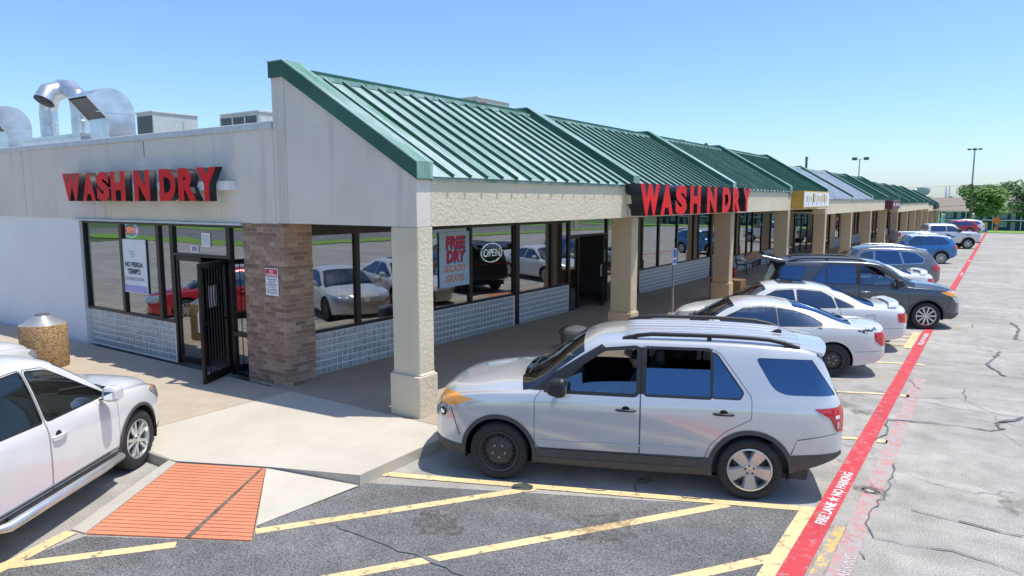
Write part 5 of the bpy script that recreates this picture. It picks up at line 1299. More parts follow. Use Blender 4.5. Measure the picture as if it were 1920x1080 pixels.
def coupe(paint, wheels, **kw):
    s = dict(paint=paint, cat='car', nose=2.22, rear=-2.38, axles=(1.42, -1.42), rw=.325, rim=.215, tw=.225, track=.785, arch=.365, wheels=wheels, n=72, stations=[1.08, .32, -.70, -1.72],
        w=[(-2.38, .66), (-2.28, .77), (-2.0, .86), (-1.42, .91), (-.5, .895), (.5, .89), (1.42, .90), (1.9, .84), (2.12, .72), (2.22, .56)],
        zb=[(-2.38, .40), (-2.2, .27), (-1.8, .20), (0, .18), (1.7, .17), (2.22, .24)],
        zs=[(-2.38, .76), (-2.28, .87), (-2.0, .935), (-1.4, .955), (-.6, .925), (.3, .89), (1, .85), (1.6, .79), (2.05, .68), (2.22, .54)],
        zr=[(-2.38, .78), (-1.82, .965), (-1.60, 1.01), (-1.0, 1.215), (-.5, 1.30), (0, 1.315), (.3, 1.27), (.95, .91), (1.08, .87), (2.22, .55)],
        yr=[(-2.38, .50), (-1.75, .70), (-1.0, .56), (-.4, .565), (.3, .58), (.98, .75), (1.15, .75), (2.22, .42)],
        zt=[(-2.38, .82), (-2.33, .93), (-2.2, .975), (-1.95, .985), (-1.74, 1.0), (-1.2, 1.20), (-.70, 1.33), (-.25, 1.385), (.08, 1.375), (.35, 1.31), (1.10, .93), (1.7, .85), (2.1, .72), (2.22, .58)],
        bow=[(-2.38, -.10), (-1.8, -.09), (-1.0, -.05), (-.3, 0), (.3, .07), (1.0, .13), (1.6, .10), (2.22, .14)],
        screen=(1.08, .32), back=(-1.72, -.70), glass='car_glass', backglass='car_glass_dark', mirror=(.72, .90), ms=.9,
        windows=[dict(p=[(.86, .91), (.20, 1.215), (-.12, 1.255), (-.40, 1.255), (-.42, .94)], r=.03), dict(p=[(-.46, .945), (-.44, 1.25), (-.75, 1.215), (-1.05, 1.12), (-1.24, 1.0), (-1.20, .965)], r=[.01, .01, .06, .06, .05, .03])],
        doors=[dict(p=[(.90, .34), (.90, .82), (.87, .885), (.18, 1.25), (-.14, 1.29), (-.43, 1.29), (-.50, .80), (-.46, .26), (.84, .26)], h=(-.32, .78))],
        lamps=[dict(n='headlight', p=[(1.80, .71), (1.98, .74), (2.5, .63), (2.5, .50), (2.05, .55)], m='lamp_clear', minn=.05), dict(n='taillight', p=[(-2.14, .87), (-2.9, .90), (-2.9, .60), (-2.28, .62), (-2.16, .72)], m='lamp_red', minn=.03)],
        seams=[[(-2.5, .525), (-1.80, .50), (-1.80, .507), (-2.5, .532)]], seats=(-.10, None), dash=.66, seatz=.32)
    s.update(kw); return s
def pickup(paint, wheels, **kw):
    s = dict(paint=paint, cat='pickup truck', nose=2.76, rear=-3.08, axles=(1.84, -1.84), rw=.405, rim=.25, tw=.26, track=.86, arch=.475, flare=.05, wheels=wheels, n=80, stations=[1.62, .98, -.92, -1.02],
        w=[(-3.08, .99), (-2.9, 1.0), (0, 1.01), (1.84, 1.0), (2.4, .98), (2.68, .90), (2.76, .80)],
        zb=[(-3.08, .58), (-2.6, .50), (-1, .46), (1.8, .44), (2.76, .46)],
        zs=[(-3.08, 1.30), (-1.0, 1.31), (0, 1.30), (1.5, 1.28), (2.4, 1.22), (2.68, 1.12), (2.76, .98)],
        zr=[(-3.08, 1.315), (-1.10, 1.33), (-1.0, 1.35), (-.90, 1.78), (-.5, 1.82), (.6, 1.82), (.86, 1.76), (1.50, 1.33), (1.62, 1.30), (2.76, 1.0)],
        yr=[(-3.08, .90), (-1.0, .88), (-.9, .74), (.8, .74), (1.5, .88), (2.4, .86), (2.76, .70)],
        zt=[(-3.08, 1.32), (-1.10, 1.335), (-1.0, 1.40), (-.88, 1.86), (-.4, 1.93), (.4, 1.94), (.85, 1.90), (1.0, 1.83), (1.64, 1.36), (2.4, 1.30), (2.65, 1.20), (2.76, 1.02)],
        bow=[(-3.08, -.02), (-1, 0), (.4, .02), (1.0, .08), (1.6, .10), (2.76, .08)],
        screen=(1.62, .98), glass='car_glass_dark', mirror=(1.14, 1.33), ms=1.4, mirrormat='trim_black',
        windows=[dict(p=[(1.42, 1.34), (.78, 1.71), (.36, 1.745), (.36, 1.34)], r=.03, g='car_glass'), dict(p=[(.26, 1.34), (.26, 1.745), (-.66, 1.745), (-.76, 1.68), (-.76, 1.34)], r=.03)],
        doors=[dict(p=[(1.50, .62), (1.50, 1.25), (1.46, 1.33), (.76, 1.75), (.31, 1.785), (.31, .55), (1.40, .55)], h=(.45, 1.15)), dict(p=[(.305, .55), (.305, 1.785), (-.70, 1.785), (-.82, 1.70), (-.82, .60), (-.75, .55)], h=(-.66, 1.15))],
        clad=[([(2.2, .2), (2.2, .55), (3, .60), (3, .2)], 'cladding')],
        lamps=[dict(n='headlight', p=[(2.44, 1.15), (3, 1.12), (3, .88), (2.56, .92)], m='lamp_clear', minn=.05), dict(n='taillight', p=[(-2.92, 1.22), (-3.5, 1.22), (-3.5, .88), (-2.92, .88)], m='lamp_red', minn=.05)],
        panels=[dict(p=[(-1.2, -.80), (-3.0, -.80), (-3.0, .80), (-1.2, .80)], axis='z', sides=(1,), minn=.6, m='trim_black'), dict(p=[(1.6, 1.05), (2.0, 1.06), (2.0, 1.12), (1.62, 1.11)], m='trim_black')],
        seats=(.45, -.35), dash=1.2, seatz=.80)
    s.update(kw); return s

# ------------------------------------------------------------------ the parked cars
def ang(dx, dy): return math.atan2(dy, dx)
IN = ang(-.923, -.385); OUT = ang(.923, .385)
ST = 'cars parked along the shops'
def at(x, y): return (x, y, gz(y))

ex1 = explorer('paint_silver', ('steel', 'five'))
ex1['windows'][0]['lowered'] = (1, 1.30, -.05); ex1['windows'][1]['lowered'] = (1, 1.42, 0)
silver = make_car('parked_suv', ex1, at(-3.80, 8.06), IN, 'silver suv with one black steel wheel beside the yellow hatching', ST)

pil = crossover('paint_white_car', ('pairs', 'pairs'), 1.0, 1.03, 1.02, flare=.035, rails=None, railmat='trim_black', nose=2.30)
def running_board(root, B):
    for sg in (1, -1):
        m = MB().mat('alloy').tube([(.98, sg * .93, .33), (.93, sg * 1.03, .335), (.5, sg * 1.05, .335), (-.9, sg * 1.05, .335), (-1.0, sg * .95, .33)], [.03, .045, .05, .05, .03], 10)
        m.mat('trim_black').box(-.85, .85, sg * 1.0 - .03, sg * 1.0 + .03, .372, .392); m.build('running_board', root, True, 50, world=False)
pil['clad'] = [([(-1.0, .1), (-1.0, .40), (1.0, .40), (1.0, .1)], 'cladding'), ([(1.80, .1), (1.9, .36), (2.6, .40), (2.6, .1)], 'cladding')]
pil['extra'] = [running_board, line_strip([(-.95, .43), (.96, .43)], .035, 'chrome')]
pil['mirrormat'] = 'paint_white_car'; pil['lamps'].append(dict(n='turn_lamp', p=[(1.78, .905), (1.96, .935), (2.04, .90), (1.9, .86)], m='amber', minn=.05))
white1 = make_car('parked_suv', pil, at(-8.70, 2.67), ang(-.541, .841), 'white suv with chrome running boards beside the orange ramp', 'cars parked before the left wall')
w2 = crossover('paint_white_car', ('ten', 'ten'), .95, .97, 1.0, rails=None, cabin=False, n=48)
make_car('parked_suv', w2, at(-12.6, 2.9), ang(-.541, .841), 'white vehicle mostly hidden beyond the white suv near the pebbled bin', 'cars parked before the left wall')
w3 = sedan('paint_red_car', ('vee', 'vee'), cabin=False, n=48)
make_car('parked_car', w3, at(-18.2, 3.0), ang(-.541, .841), 'red sedan mirrored in the entrance windows', 'cars parked before the left wall')

cp = coupe('paint_silver_white', ('steel', 'steel')); rr = random.Random(2)
cp['extra'] = [chips([(-1.85 - .36 * rr.random(), .90 + .025 * rr.random()) for _ in range(22)] + [(-1.0 - .2 * rr.random(), .925) for _ in range(4)] + [(-1.95, .87), (-2.0, .86), (-2.02, .875), (-1.9, .875)], .014)]
make_car('parked_coupe', cp, at(-4.09, 14.48), IN, 'pearl white coupe with flaked paint along its rear wing', ST)
sd_ = sedan('paint_white_car', ('ten', 'ten')); sd_['panels'] = [dict(p=[(-1.62, .70), (-1.62, .84), (-1.80, .84), (-1.80, .70)], m='gap_black', sides=(1,)), dict(p=[(-1.627, .707), (-1.627, .833), (-1.793, .833), (-1.793, .707)], m='paint_white_car', sides=(1,))]
sd_['extra'] = [trunk_wing(-2.30, .985, .72, 'paint_white_car'), sunroof(.15, -.45, .38, .05)]
make_car('parked_sedan', sd_, at(-4.12, 17.2), IN, 'white sedan with a trunk wing and a raised sunroof', ST)

ex2 = explorer('paint_charcoal', ('ten', 'ten'), handle='chrome'); ex2['back'] = None
for w_ in ex2['windows']: w_['g'] = 'car_glass_dark'
ex2['windows'][0]['lowered'] = (-1, 1.38, -.12); ex2['windows'][0]['g'] = 'car_glass'
def open_tailgate(root, B):
    # lifted hatch: inner frame, glass and struts
    h = MB().mat('paint_charcoal'); px, pz = -2.02, 1.70
    prof = [(px + .02, pz), (px - .10, pz + .05), (px - .62, pz + .16), (px - .98, pz - .02), (px - 1.0, pz - .10), (px - .62, pz + .06), (px - .10, pz - .04)]
    h.prism(prof, 'y', -.80, .80); g = h.build('tailgate', root, world=False, bevel=.015); fixn(g)
    MB().mat('car_glass_dark').prism([(px - .14, pz + .075), (px - .56, pz + .165), (px - .56, pz + .172), (px - .14, pz + .082)], 'y', -.66, .66).build('rear_window', g, world=False)
    for sg in (1, -1):
        MB().mat('lamp_red').box(px - .93, px - .75, sg * .62 - .1, sg * .62 + .1, pz + .085, pz + .10).build('taillight', g, world=False)
        MB().mat('trim_black').tube([(-2.16, sg * .68, 1.22), (px - .40, sg * .74, pz + .07)], .013, 6).build('gas_strut', root, world=False)
    MB().mat('gap_black').prism([(-2.06, 1.62), (-2.22, 1.62), (-2.40, .95), (-2.40, .72), (-2.2, .70)], 'y', -.70, .70).build('cargo_bay', root, world=False)
ex2['extra'] = [open_tailgate, antenna(-1.75, .1)]
make_car('parked_suv', ex2, at(-3.12, 21.32), OUT, 'charcoal suv backed in with its tailgate raised', ST)
s7 = sedan('paint_white_car', ('ten', 'ten'), cabin=False, n=48); s7['extra'] = [trunk_wing(-2.28, .97, .70, 'paint_white_car', .12)]
make_car('parked_sedan', s7, at(-4.2, 25.9), IN, 'white sedan with a hooped trunk spoiler beside the charcoal suv', ST)
tg = crossover('paint_grey', ('vee', 'vee'), n=60); 
for w_ in tg['windows']: w_['trim'] = 'chrome'; w_['t'] = .022
tg['extra'].append(line_strip([(-2.2, .40), (-1.9, .36)], .03, 'chrome'))
make_car('parked_suv', tg, at(-4.2, 29.4), IN, 'grey suv with chrome window surrounds and silver roof rails', ST)
mn = crossover('paint_blue', ('blades', 'blades'), .86, .92, .96, n=52, cabin=False, rw=.34, arch=.39, flare=.05, rails=(-.1, -1.5, .55))
def white_roof(root, B):
    pass
mn['panels'] = [dict(p=[(.28, -.62), (-1.86, -.62), (-1.86, .62), (.28, .62)], axis='z', sides=(1,), minn=.55, m='paint_white_car')]
make_car('parked_car', mn, at(-4.08, 46.5), IN, 'blue compact crossover with a white roof', ST)
tk = pickup('paint_truck', ('six', 'six'), cabin=False)
make_car('pickup_truck', tk, at(-4.03, 64.6), OUT, 'silver crew cab pickup truck parked nose out', ST)
rd = crossover('paint_maroon', ('ten', 'ten'), .97, .98, .98, n=44, cabin=False, rails=None)
make_car('parked_suv', rd, at(-4.6, 101.0), IN, 'dark red crossover parked near the far grass verge', ST)
wf_ = crossover('paint_truck', ('ten', 'ten'), .97, .96, .98, n=44, cabin=False)
make_car('parked_suv', wf_, at(-4.0, 105.2), IN, 'pale silver crossover beyond the dark red one', ST)

# vehicles across the aisle, seen only as reflections in the shop windows
for src, loc, hd, lab in ((bpy.data.objects['parked_suv.001'] if False else white1, (15.4, 6.5, 0), 0.0, 'white suv across the aisle mirrored in the shop glass'), (silver, (15.6, 18.2, 0), 0.0, 'silver suv across the aisle mirrored in the shop glass')):
    c_ = copy_tree(src); c_.location = loc; c_.rotation_euler = (0, 0, hd); c_['label'] = lab; c_['group'] = 'cars across the aisle'
# ------------------------------------------------------------------ street furniture and small things
def pebbledash(name, lo, hi):
    b = NB(name); v = b.wcoord(); vo = b.node('ShaderNodeTexVoronoi'); vo.inputs['Scale'].default_value = 26; b.l.new(v, vo.inputs['Vector'])
    b.set(Base_Color=b.mix(0.5, b.ramp(vo.outputs['Color'], [(0.2, lo), (0.8, hi)]), b.ramp(b.noise(v, 30, 4), [(0.3, lo), (0.7, hi)])), Roughness=0.9)
    b.bump(b.ramp(vo.outputs['Distance'], [(0, 1.0), (0.5, 0.0)]), 0.9, 0.015); return b.m
pebbledash('pebbles', (0.24, 0.13, 0.05), (0.62, 0.42, 0.21))
plain('bin_lid', (0.30, 0.31, 0.32), 0.4, 0.2, 0.1); plain('bin_black', (0.10, 0.10, 0.102), 0.45, 0, 0.2); plain('bin_brown', (0.22, 0.12, 0.05), 0.7, 0, 0.3)
plain('post_grey', (0.42, 0.43, 0.43), 0.4, 0.6, 0.15); plain('sign_blue', (0.04, 0.16, 0.46), 0.4); plain('safety_yellow', (0.80, 0.52, 0.03), 0.5); plain('safety_orange', (0.85, 0.20, 0.02), 0.5)
plain('wood_pole', (0.13, 0.095, 0.07), 0.9, 0, 0.3, 4); plain('wire', (0.02, 0.02, 0.02), 0.6)
plain('bark', (0.10, 0.075, 0.05), 0.95, 0, 0.3, 12)
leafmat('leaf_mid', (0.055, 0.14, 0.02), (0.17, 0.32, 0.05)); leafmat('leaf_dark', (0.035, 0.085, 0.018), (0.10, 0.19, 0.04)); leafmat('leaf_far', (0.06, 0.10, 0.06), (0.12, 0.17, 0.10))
plain('apt_wall', (0.030, 0.075, 0.115), 0.7, 0, 0.12, 2); plain('apt_roof', (0.27, 0.225, 0.185), 0.9, 0, 0.15, 3); plain('apt_white', (0.62, 0.66, 0.68), 0.6); plain('apt_pane', (0.25, 0.33, 0.40), 0.15)
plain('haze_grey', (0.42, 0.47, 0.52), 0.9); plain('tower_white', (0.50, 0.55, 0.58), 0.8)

tb = empty('litter_bin', (-15.05, 5.95, .14), 0, 'round pebbled concrete litter bin with a grey cone lid', 'litter bin')
MB().mat('pebbles').lathe([(.0001, .0), (.38, .0), (.40, .03), (.405, .78), (.39, .83), (.355, .83), (.355, .72)], (-15.05, 5.95, .14), 'z', 36).build('drum', tb, True, 35)
MB().mat('bin_lid').lathe([(.378, .80), (.375, .825), (.355, .845), (.13, .985), (.12, 1.0)], (-15.05, 5.95, .14), 'z', 36).build('lid', tb, True, 30)
MB().mat('bin_black').lathe([(.125, .985), (.115, 1.02), (.09, 1.03), (.0001, 1.03)], (-15.05, 5.95, .14), 'z', 24).build('lid_cap', tb, True, 40)
t2 = empty('litter_bin', (-7.45, 13.2, .14), 0, 'dark grey litter bin with a domed lid on the shaded walk', 'litter bin')
MB().mat('bin_black').lathe([(.0001, 0), (.27, 0), (.30, .32), (.31, .36)], (-7.45, 13.2, .14), 'z', 28).build('drum', t2, True, 35)
MB().mat('bin_black').lathe([(.33, .34), (.33, .38), (.29, .44), (.18, .48), (.0001, .49)], (-7.45, 13.2, .14), 'z', 28).build('lid', t2, True, 35)
t3 = empty('planter_box', (-7.1, 22.65, .1), 0, 'brown wooden planter box behind the third column', 'planter')
for i in range(6):
    MB().mat('bin_brown').box(-7.62, -6.62, 22.36 - .002 * (i % 2), 22.90 + .002 * (i % 2), .1 + i * .12, .1 + i * .12 + .112).build('plank', t3)
def post(x, y, h, plate, label):
    o = empty('sign_post', (x, y, .13), 0, label, 'sign post'); m = MB().mat('post_grey')
    m.box(x - .008, x + .008, y - .03, y + .03, .12, h); m.box(x - .035, x - .008, y - .036, y - .028, .12, h); m.box(x - .035, x - .008, y + .028, y + .036, .12, h); m.build('channel_post', o)
    if plate:
        p = MB().mat('paper').box(x + .012, x + .018, y - .15, y + .15, h - .47, h - .01).build('plate', o)
        MB().mat('sign_blue').box(x + .0185, x + .0205, y - .12, y + .12, h - .27, h - .04).build('symbol_panel', p); MB().mat('sign_blue').box(x + .0185, x + .0205, y - .12, y + .12, h - .43, h - .33).build('text_panel', p)
    return o
post(-7.50, 18.95, 2.0, True, 'galvanised sign post carrying a blue and white parking plate')
post(-7.24, 23.3, 2.02, False, 'bare galvanised sign post leaning by the planter box').rotation_euler = (R(1.5), R(-1.2), 0)
orr = empty('kerb_ramp', (-6.8, 19.9, .14)); orr['kind'] = 'structure'
MB().mat('ramp_orange').add([(-7.5, 19.1, .146), (-6.2, 18.9, .146), (-6.2, 20.7, .146), (-7.5, 20.5, .146), (-7.5, 19.1, .10), (-6.2, 18.9, .10), (-6.2, 20.7, .10), (-7.5, 20.5, .10)], [(0, 1, 2, 3), (0, 4, 5, 1), (1, 5, 6, 2), (2, 6, 7, 3), (3, 7, 4, 0)]).build('ramp_pad', orr)
ws = empty('wet_floor_sign', (-12.1, 8.25, .138), 0, 'yellow folding wet floor sign just inside the open entrance', 'floor sign')
for sg in (1, -1):
    MB().mat('safety_yellow').add([(-12.26, 8.25 + sg * .2, .14), (-11.94, 8.25 + sg * .2, .14), (-12.0, 8.25 + sg * .012, .80), (-12.2, 8.25 + sg * .012, .80), (-12.26, 8.25 + sg * .18, .14), (-11.94, 8.25 + sg * .18, .14), (-12.0, 8.25 + sg * .002, .80), (-12.2, 8.25 + sg * .002, .80)], [(0, 1, 2, 3), (7, 6, 5, 4), (0, 4, 5, 1), (1, 5, 6, 2), (2, 6, 7, 3), (3, 7, 4, 0)]).build('panel', ws)
def patio_chair(x, y, rz, label):
    o = empty('patio_chair', (x, y, gz(y) + .14), rz, label, 'chair', 'metal chairs outside the shops'); m = MB().mat('bar_black')
    for sx in (-.2, .2): m.tube([(sx, .22, 0), (sx, .2, .62), (sx, -.2, .64)], .014, 6).tube([(sx, -.24, 0), (sx, -.2, .45), (sx, -.28, .92)], .014, 6)
    m.build('frame', o, world=False); MB().mat('bar_black').box(-.22, .22, -.22, .22, .42, .45).build('seat', o, world=False)
    for k in range(5): MB().mat('bar_black').box(-.19 + k * .085, -.15 + k * .085, -.275, -.255, .50, .90).build('back_slat', o, world=False)
patio_chair(-9.35, 31.6, R(-70), 'black metal chair outside the shop past the laundry'); patio_chair(-9.3, 32.9, R(-110), 'second black metal chair outside the shop past the laundry')
cr = empty('crate', (-9.5, 30.6, .1), 0, 'red plastic crate on the walk beside the metal chairs', 'crate')
for (x0, x1, y0, y1) in ((-9.7, -9.67, 30.4, 30.8), (-9.33, -9.3, 30.4, 30.8), (-9.67, -9.33, 30.4, 30.43), (-9.67, -9.33, 30.77, 30.8)): MB().mat('print_red').box(x0, x1, y0, y1, .07, .42).build('side', cr)
MB().mat('print_red').box(-9.67, -9.33, 30.43, 30.77, .07, .09).build('base', cr)
# washing machines inside
def washer(x, y):
    o = empty('washing_machine', (x, y, .14), 0, 'white front loading washing machine in a row behind the side windows', 'washing machine', 'washing machines inside the laundry')
    MB().mat('white').box(x - .35, x + .35, y - .33, y + .33, .14, 1.25).build('cabinet', o, bevel=.015)
    MB().mat('alloy').lathe([(.24, .0), (.25, .03), (.19, .045)], (x + .352, y, .72), 'x', 28).build('door_ring', o, True, 40)
    MB().mat('car_glass_dark').lathe([(.19, .03), (.12, .06), (.0001, .07)], (x + .352, y, .72), 'x', 24).build('door_glass', o, True, 60)
    MB().mat('galv_dark').box(x + .351, x + .365, y - .3, y + .3, 1.08, 1.22).build('control_panel', o)
for i in range(8): washer(-12.6, 10.2 + i * .72)

# ------------------------------------------------------------------ rooftop plant
def sweep_rect(prof_out, prof_in, x0, x1): pass
def gooseneck(dx, label):
    o = empty('duct_hood', (-24.6 + dx, 12.3, 4.2), 0, label, 'roof duct', 'gooseneck hoods on the laundry roof')
    arc = [(12.74, 4.2), (12.74, 6.15)] + [(11.98 + .76 * math.cos(a), 6.15 + .78 * math.sin(a)) for a in [math.pi * k / 16 for k in range(1, 13)]]
    xa, xb = -25.25 + dx, -24.0 + dx
    outer = arc + [(11.25, 6.62)]; inner = [(11.87, 5.95), (11.87, 4.2)]
    m = MB().mat('galvanized'); N = len(outer)
    v = [(xa, y, z) for y, z in outer] + [(xb, y, z) for y, z in outer]; m.add(v, [(i, i + 1, N + i + 1, N + i) for i in range(N - 1)])
    m.add([(xa, y, z) for y, z in inner] + [(xb, y, z) for y, z in inner], [(0, 1, 3, 2)])
    for x in (xa, xb): m.add([(x, y, z) for y, z in outer + inner], [tuple(range(N + 2))])
    h = m.build('hood', o); fixn(h)
    m = MB().mat('galv_dark'); m.add([(xa + .03, 11.29, 6.56), (xb - .03, 11.29, 6.56), (xb - .03, 11.85, 5.98), (xa + .03, 11.85, 5.98)], [(0, 1, 2, 3)]); s_ = m.build('screen', o)
    m = MB().mat('galvanized')
    for a, c in (((xa, 11.25, 6.62), (xb, 11.25, 6.62)), ((xb, 11.25, 6.62), (xb, 11.87, 5.95)), ((xb, 11.87, 5.95), (xa, 11.87, 5.95)), ((xa, 11.87, 5.95), (xa, 11.25, 6.62))): m.bar(a, c, .05, .05)
    m.build('flange', o)
    for zz in (5.45, 6.15): MB().mat('galvanized').bar((xb + .004, 11.9 if zz < 6 else 11.5, zz + .0), (xb + .004, 12.73, zz), .012, .02).build('seam', o)
    return o
gooseneck(0, 'galvanised gooseneck hood beside the round ducts on the roof'); gooseneck(-7.75, 'galvanised gooseneck hood cut by the picture edge at the far roof end')
rd_ = empty('round_duct', (-28.4, 12.5, 4.2), 0, 'silver round duct bent in an upside down U on the roof', 'roof duct')
def arcpts(c, r, a0, a1, n, plane):
    out = []
    for k in range(n + 1):
        a = a0 + (a1 - a0) * k / n; u, w_ = r * math.cos(a), r * math.sin(a); out.append((c[0] + u, c[1], c[2] + w_) if plane == 'xz' else (c[0], c[1] + u, c[2] + w_))
    return out
MB().mat('galvanized').tube([(-29.65, 12.5, 4.2), (-29.65, 12.5, 5.6), (-29.65, 12.5, 6.75)], .30, 20).build('riser', rd_, True, 40)
MB().mat('galvanized').tube([(-27.2, 12.5, 4.2), (-27.2, 12.5, 6.75)], .30, 20).build('riser', rd_, True, 40)
ap = arcpts((-28.425, 12.5, 6.7), 1.22, math.pi, 0, 6, 'xz'); ap = [(a, b_, 6.7 + (c - 6.7) * .55) for a, b_, c in ap]
for i in range(6):
    a, b_ = Vector(ap[i]), Vector(ap[i + 1]); d = (b_ - a).normalized() * .05; MB().mat('galvanized').tube([a - d, b_ + d], .30 + .006 * (i % 2), 20).build('elbow', rd_, True, 40)
MB().mat('galvanized').tube([(-28.3, 12.35, 7.25), (-28.2, 11.95, 7.12), (-28.15, 11.75, 6.8)], [.33, .34, .34], 20, cap=False).build('outlet', rd_, True, 40)
MB().mat('galv_dark').lathe([(.32, 6.86), (.0001, 6.9)], (-28.15, 11.77, 0), 'z', 20).build('outlet_throat', rd_)
for zz in (5.3, 6.1):
    for x in (-29.65, -27.2): MB().mat('galvanized').lathe([(.302, zz), (.31, zz + .01), (.31, zz + .03), (.302, zz + .04)], (x, 12.5, 0), 'z', 20).build('band', rd_, True, 40)
cb = empty('duct_curb', (-28.4, 12.5, 4.2), 0, 'low galvanised curb box under the round roof ducts', 'roof curb')
MB().mat('galvanized').box(-30.6, -26.0, 11.9, 13.1, 4.19, 5.50).build('curb_wall', cb); MB().mat('galvanized').box(-30.65, -25.95, 11.85, 13.15, 5.50, 5.60).build('curb_cap', cb)
def hvac(x0, x1, y0, y1, z1, label, louver=False, logo=False):
    o = empty('air_conditioner', ((x0 + x1) / 2, (y0 + y1) / 2, 4.2), 0, label, 'air conditioner')
    MB().mat('unit_grey').box(x0, x1, y0, y1, 4.19, z1 - .06).build('casing', o, bevel=.01); MB().mat('unit_grey').box(x0 - .03, x1 + .03, y0 - .03, y1 + .03, z1 - .06, z1).build('lid', o, bevel=.01)
    MB().mat('unit_dark').box(x0 + .06, x1 - .06, y0 - .012, y0 - .002, 4.6, z1 - .14).build('coil', o)
    if louver:
        for i in range(4): MB().mat('unit_grey').box(x0 + (x1 - x0) * (i + .02) / 3.08 - .03, x0 + (x1 - x0) * (i + .02) / 3.08 + .03, y0 - .03, y0 - .013, 4.55, z1 - .1).build('stile', o)
    MB().mat('unit_grey').box(x1 + .002, x1 + .014, y1 - (y1 - y0) * .34, y1 - .06, 4.7, z1 - .22).build('access_panel', o, bevel=.004)
    if logo:
        MB().mat('print_red').box(x1 + .015, x1 + .018, y0 + .14, y0 + .5, z1 - .3, z1 - .16).build('maker_plate', o); MB().mat('paper').box(x1 + .015, x1 + .018, y1 - .5, y1 - .3, z1 - .38, z1 - .2).build('label_plate', o)
    return o
hvac(-22.52, -21.57, 12, 13.47, 6.05, 'grey green air conditioner casing behind the left parapet')
hvac(-19.6, -17.76, 13, 15, 5.90, 'low air conditioner with dark coil panels beside the gable', True)
hvac(-15.0, -14.0, 18.4, 20.2, 6.62, 'air conditioner with a red maker plate above the green roof', False, True)
def vent(x, y, z1, r, label):
    o = empty('vent_pipe', (x, y, 4.0), 0, label, 'vent pipe', 'vent pipes above the shops'); MB().mat('galv_dark').tube([(x, y, 3.2), (x, y, z1)], r, 10).build('pipe', o, True, 40); MB().mat('galv_dark').lathe([(r * 1.5, z1 - .05), (r * 1.5, z1), (.0001, z1 + .06)], (x, y, 0), 'z', 10).build('pipe_cap', o)
vent(-13, 60, 6.72, .09, 'tall thin vent pipe behind the silver roof bays'); vent(-12, 34, 6.05, .06, 'short vent pipe behind the third roof fin'); vent(-12, 30.8, 5.98, .12, 'stubby vent pipe just above the roof ridge')
# exit light and box on the fascia
bp = empty('wall_box', (XF, 14.5, 3.1), 0, 'cream electrical box on the fascia at the second column', 'electrical box')
MB().mat('stucco_cream').box(XF + .003, XF + .12, 14.35, 14.66, 3.25, 3.48).build('casing', bp, bevel=.01); MB().mat('stucco_cream').box(XF + .01, XF + .06, 14.47, 14.54, 2.95, 3.25).build('conduit', bp)

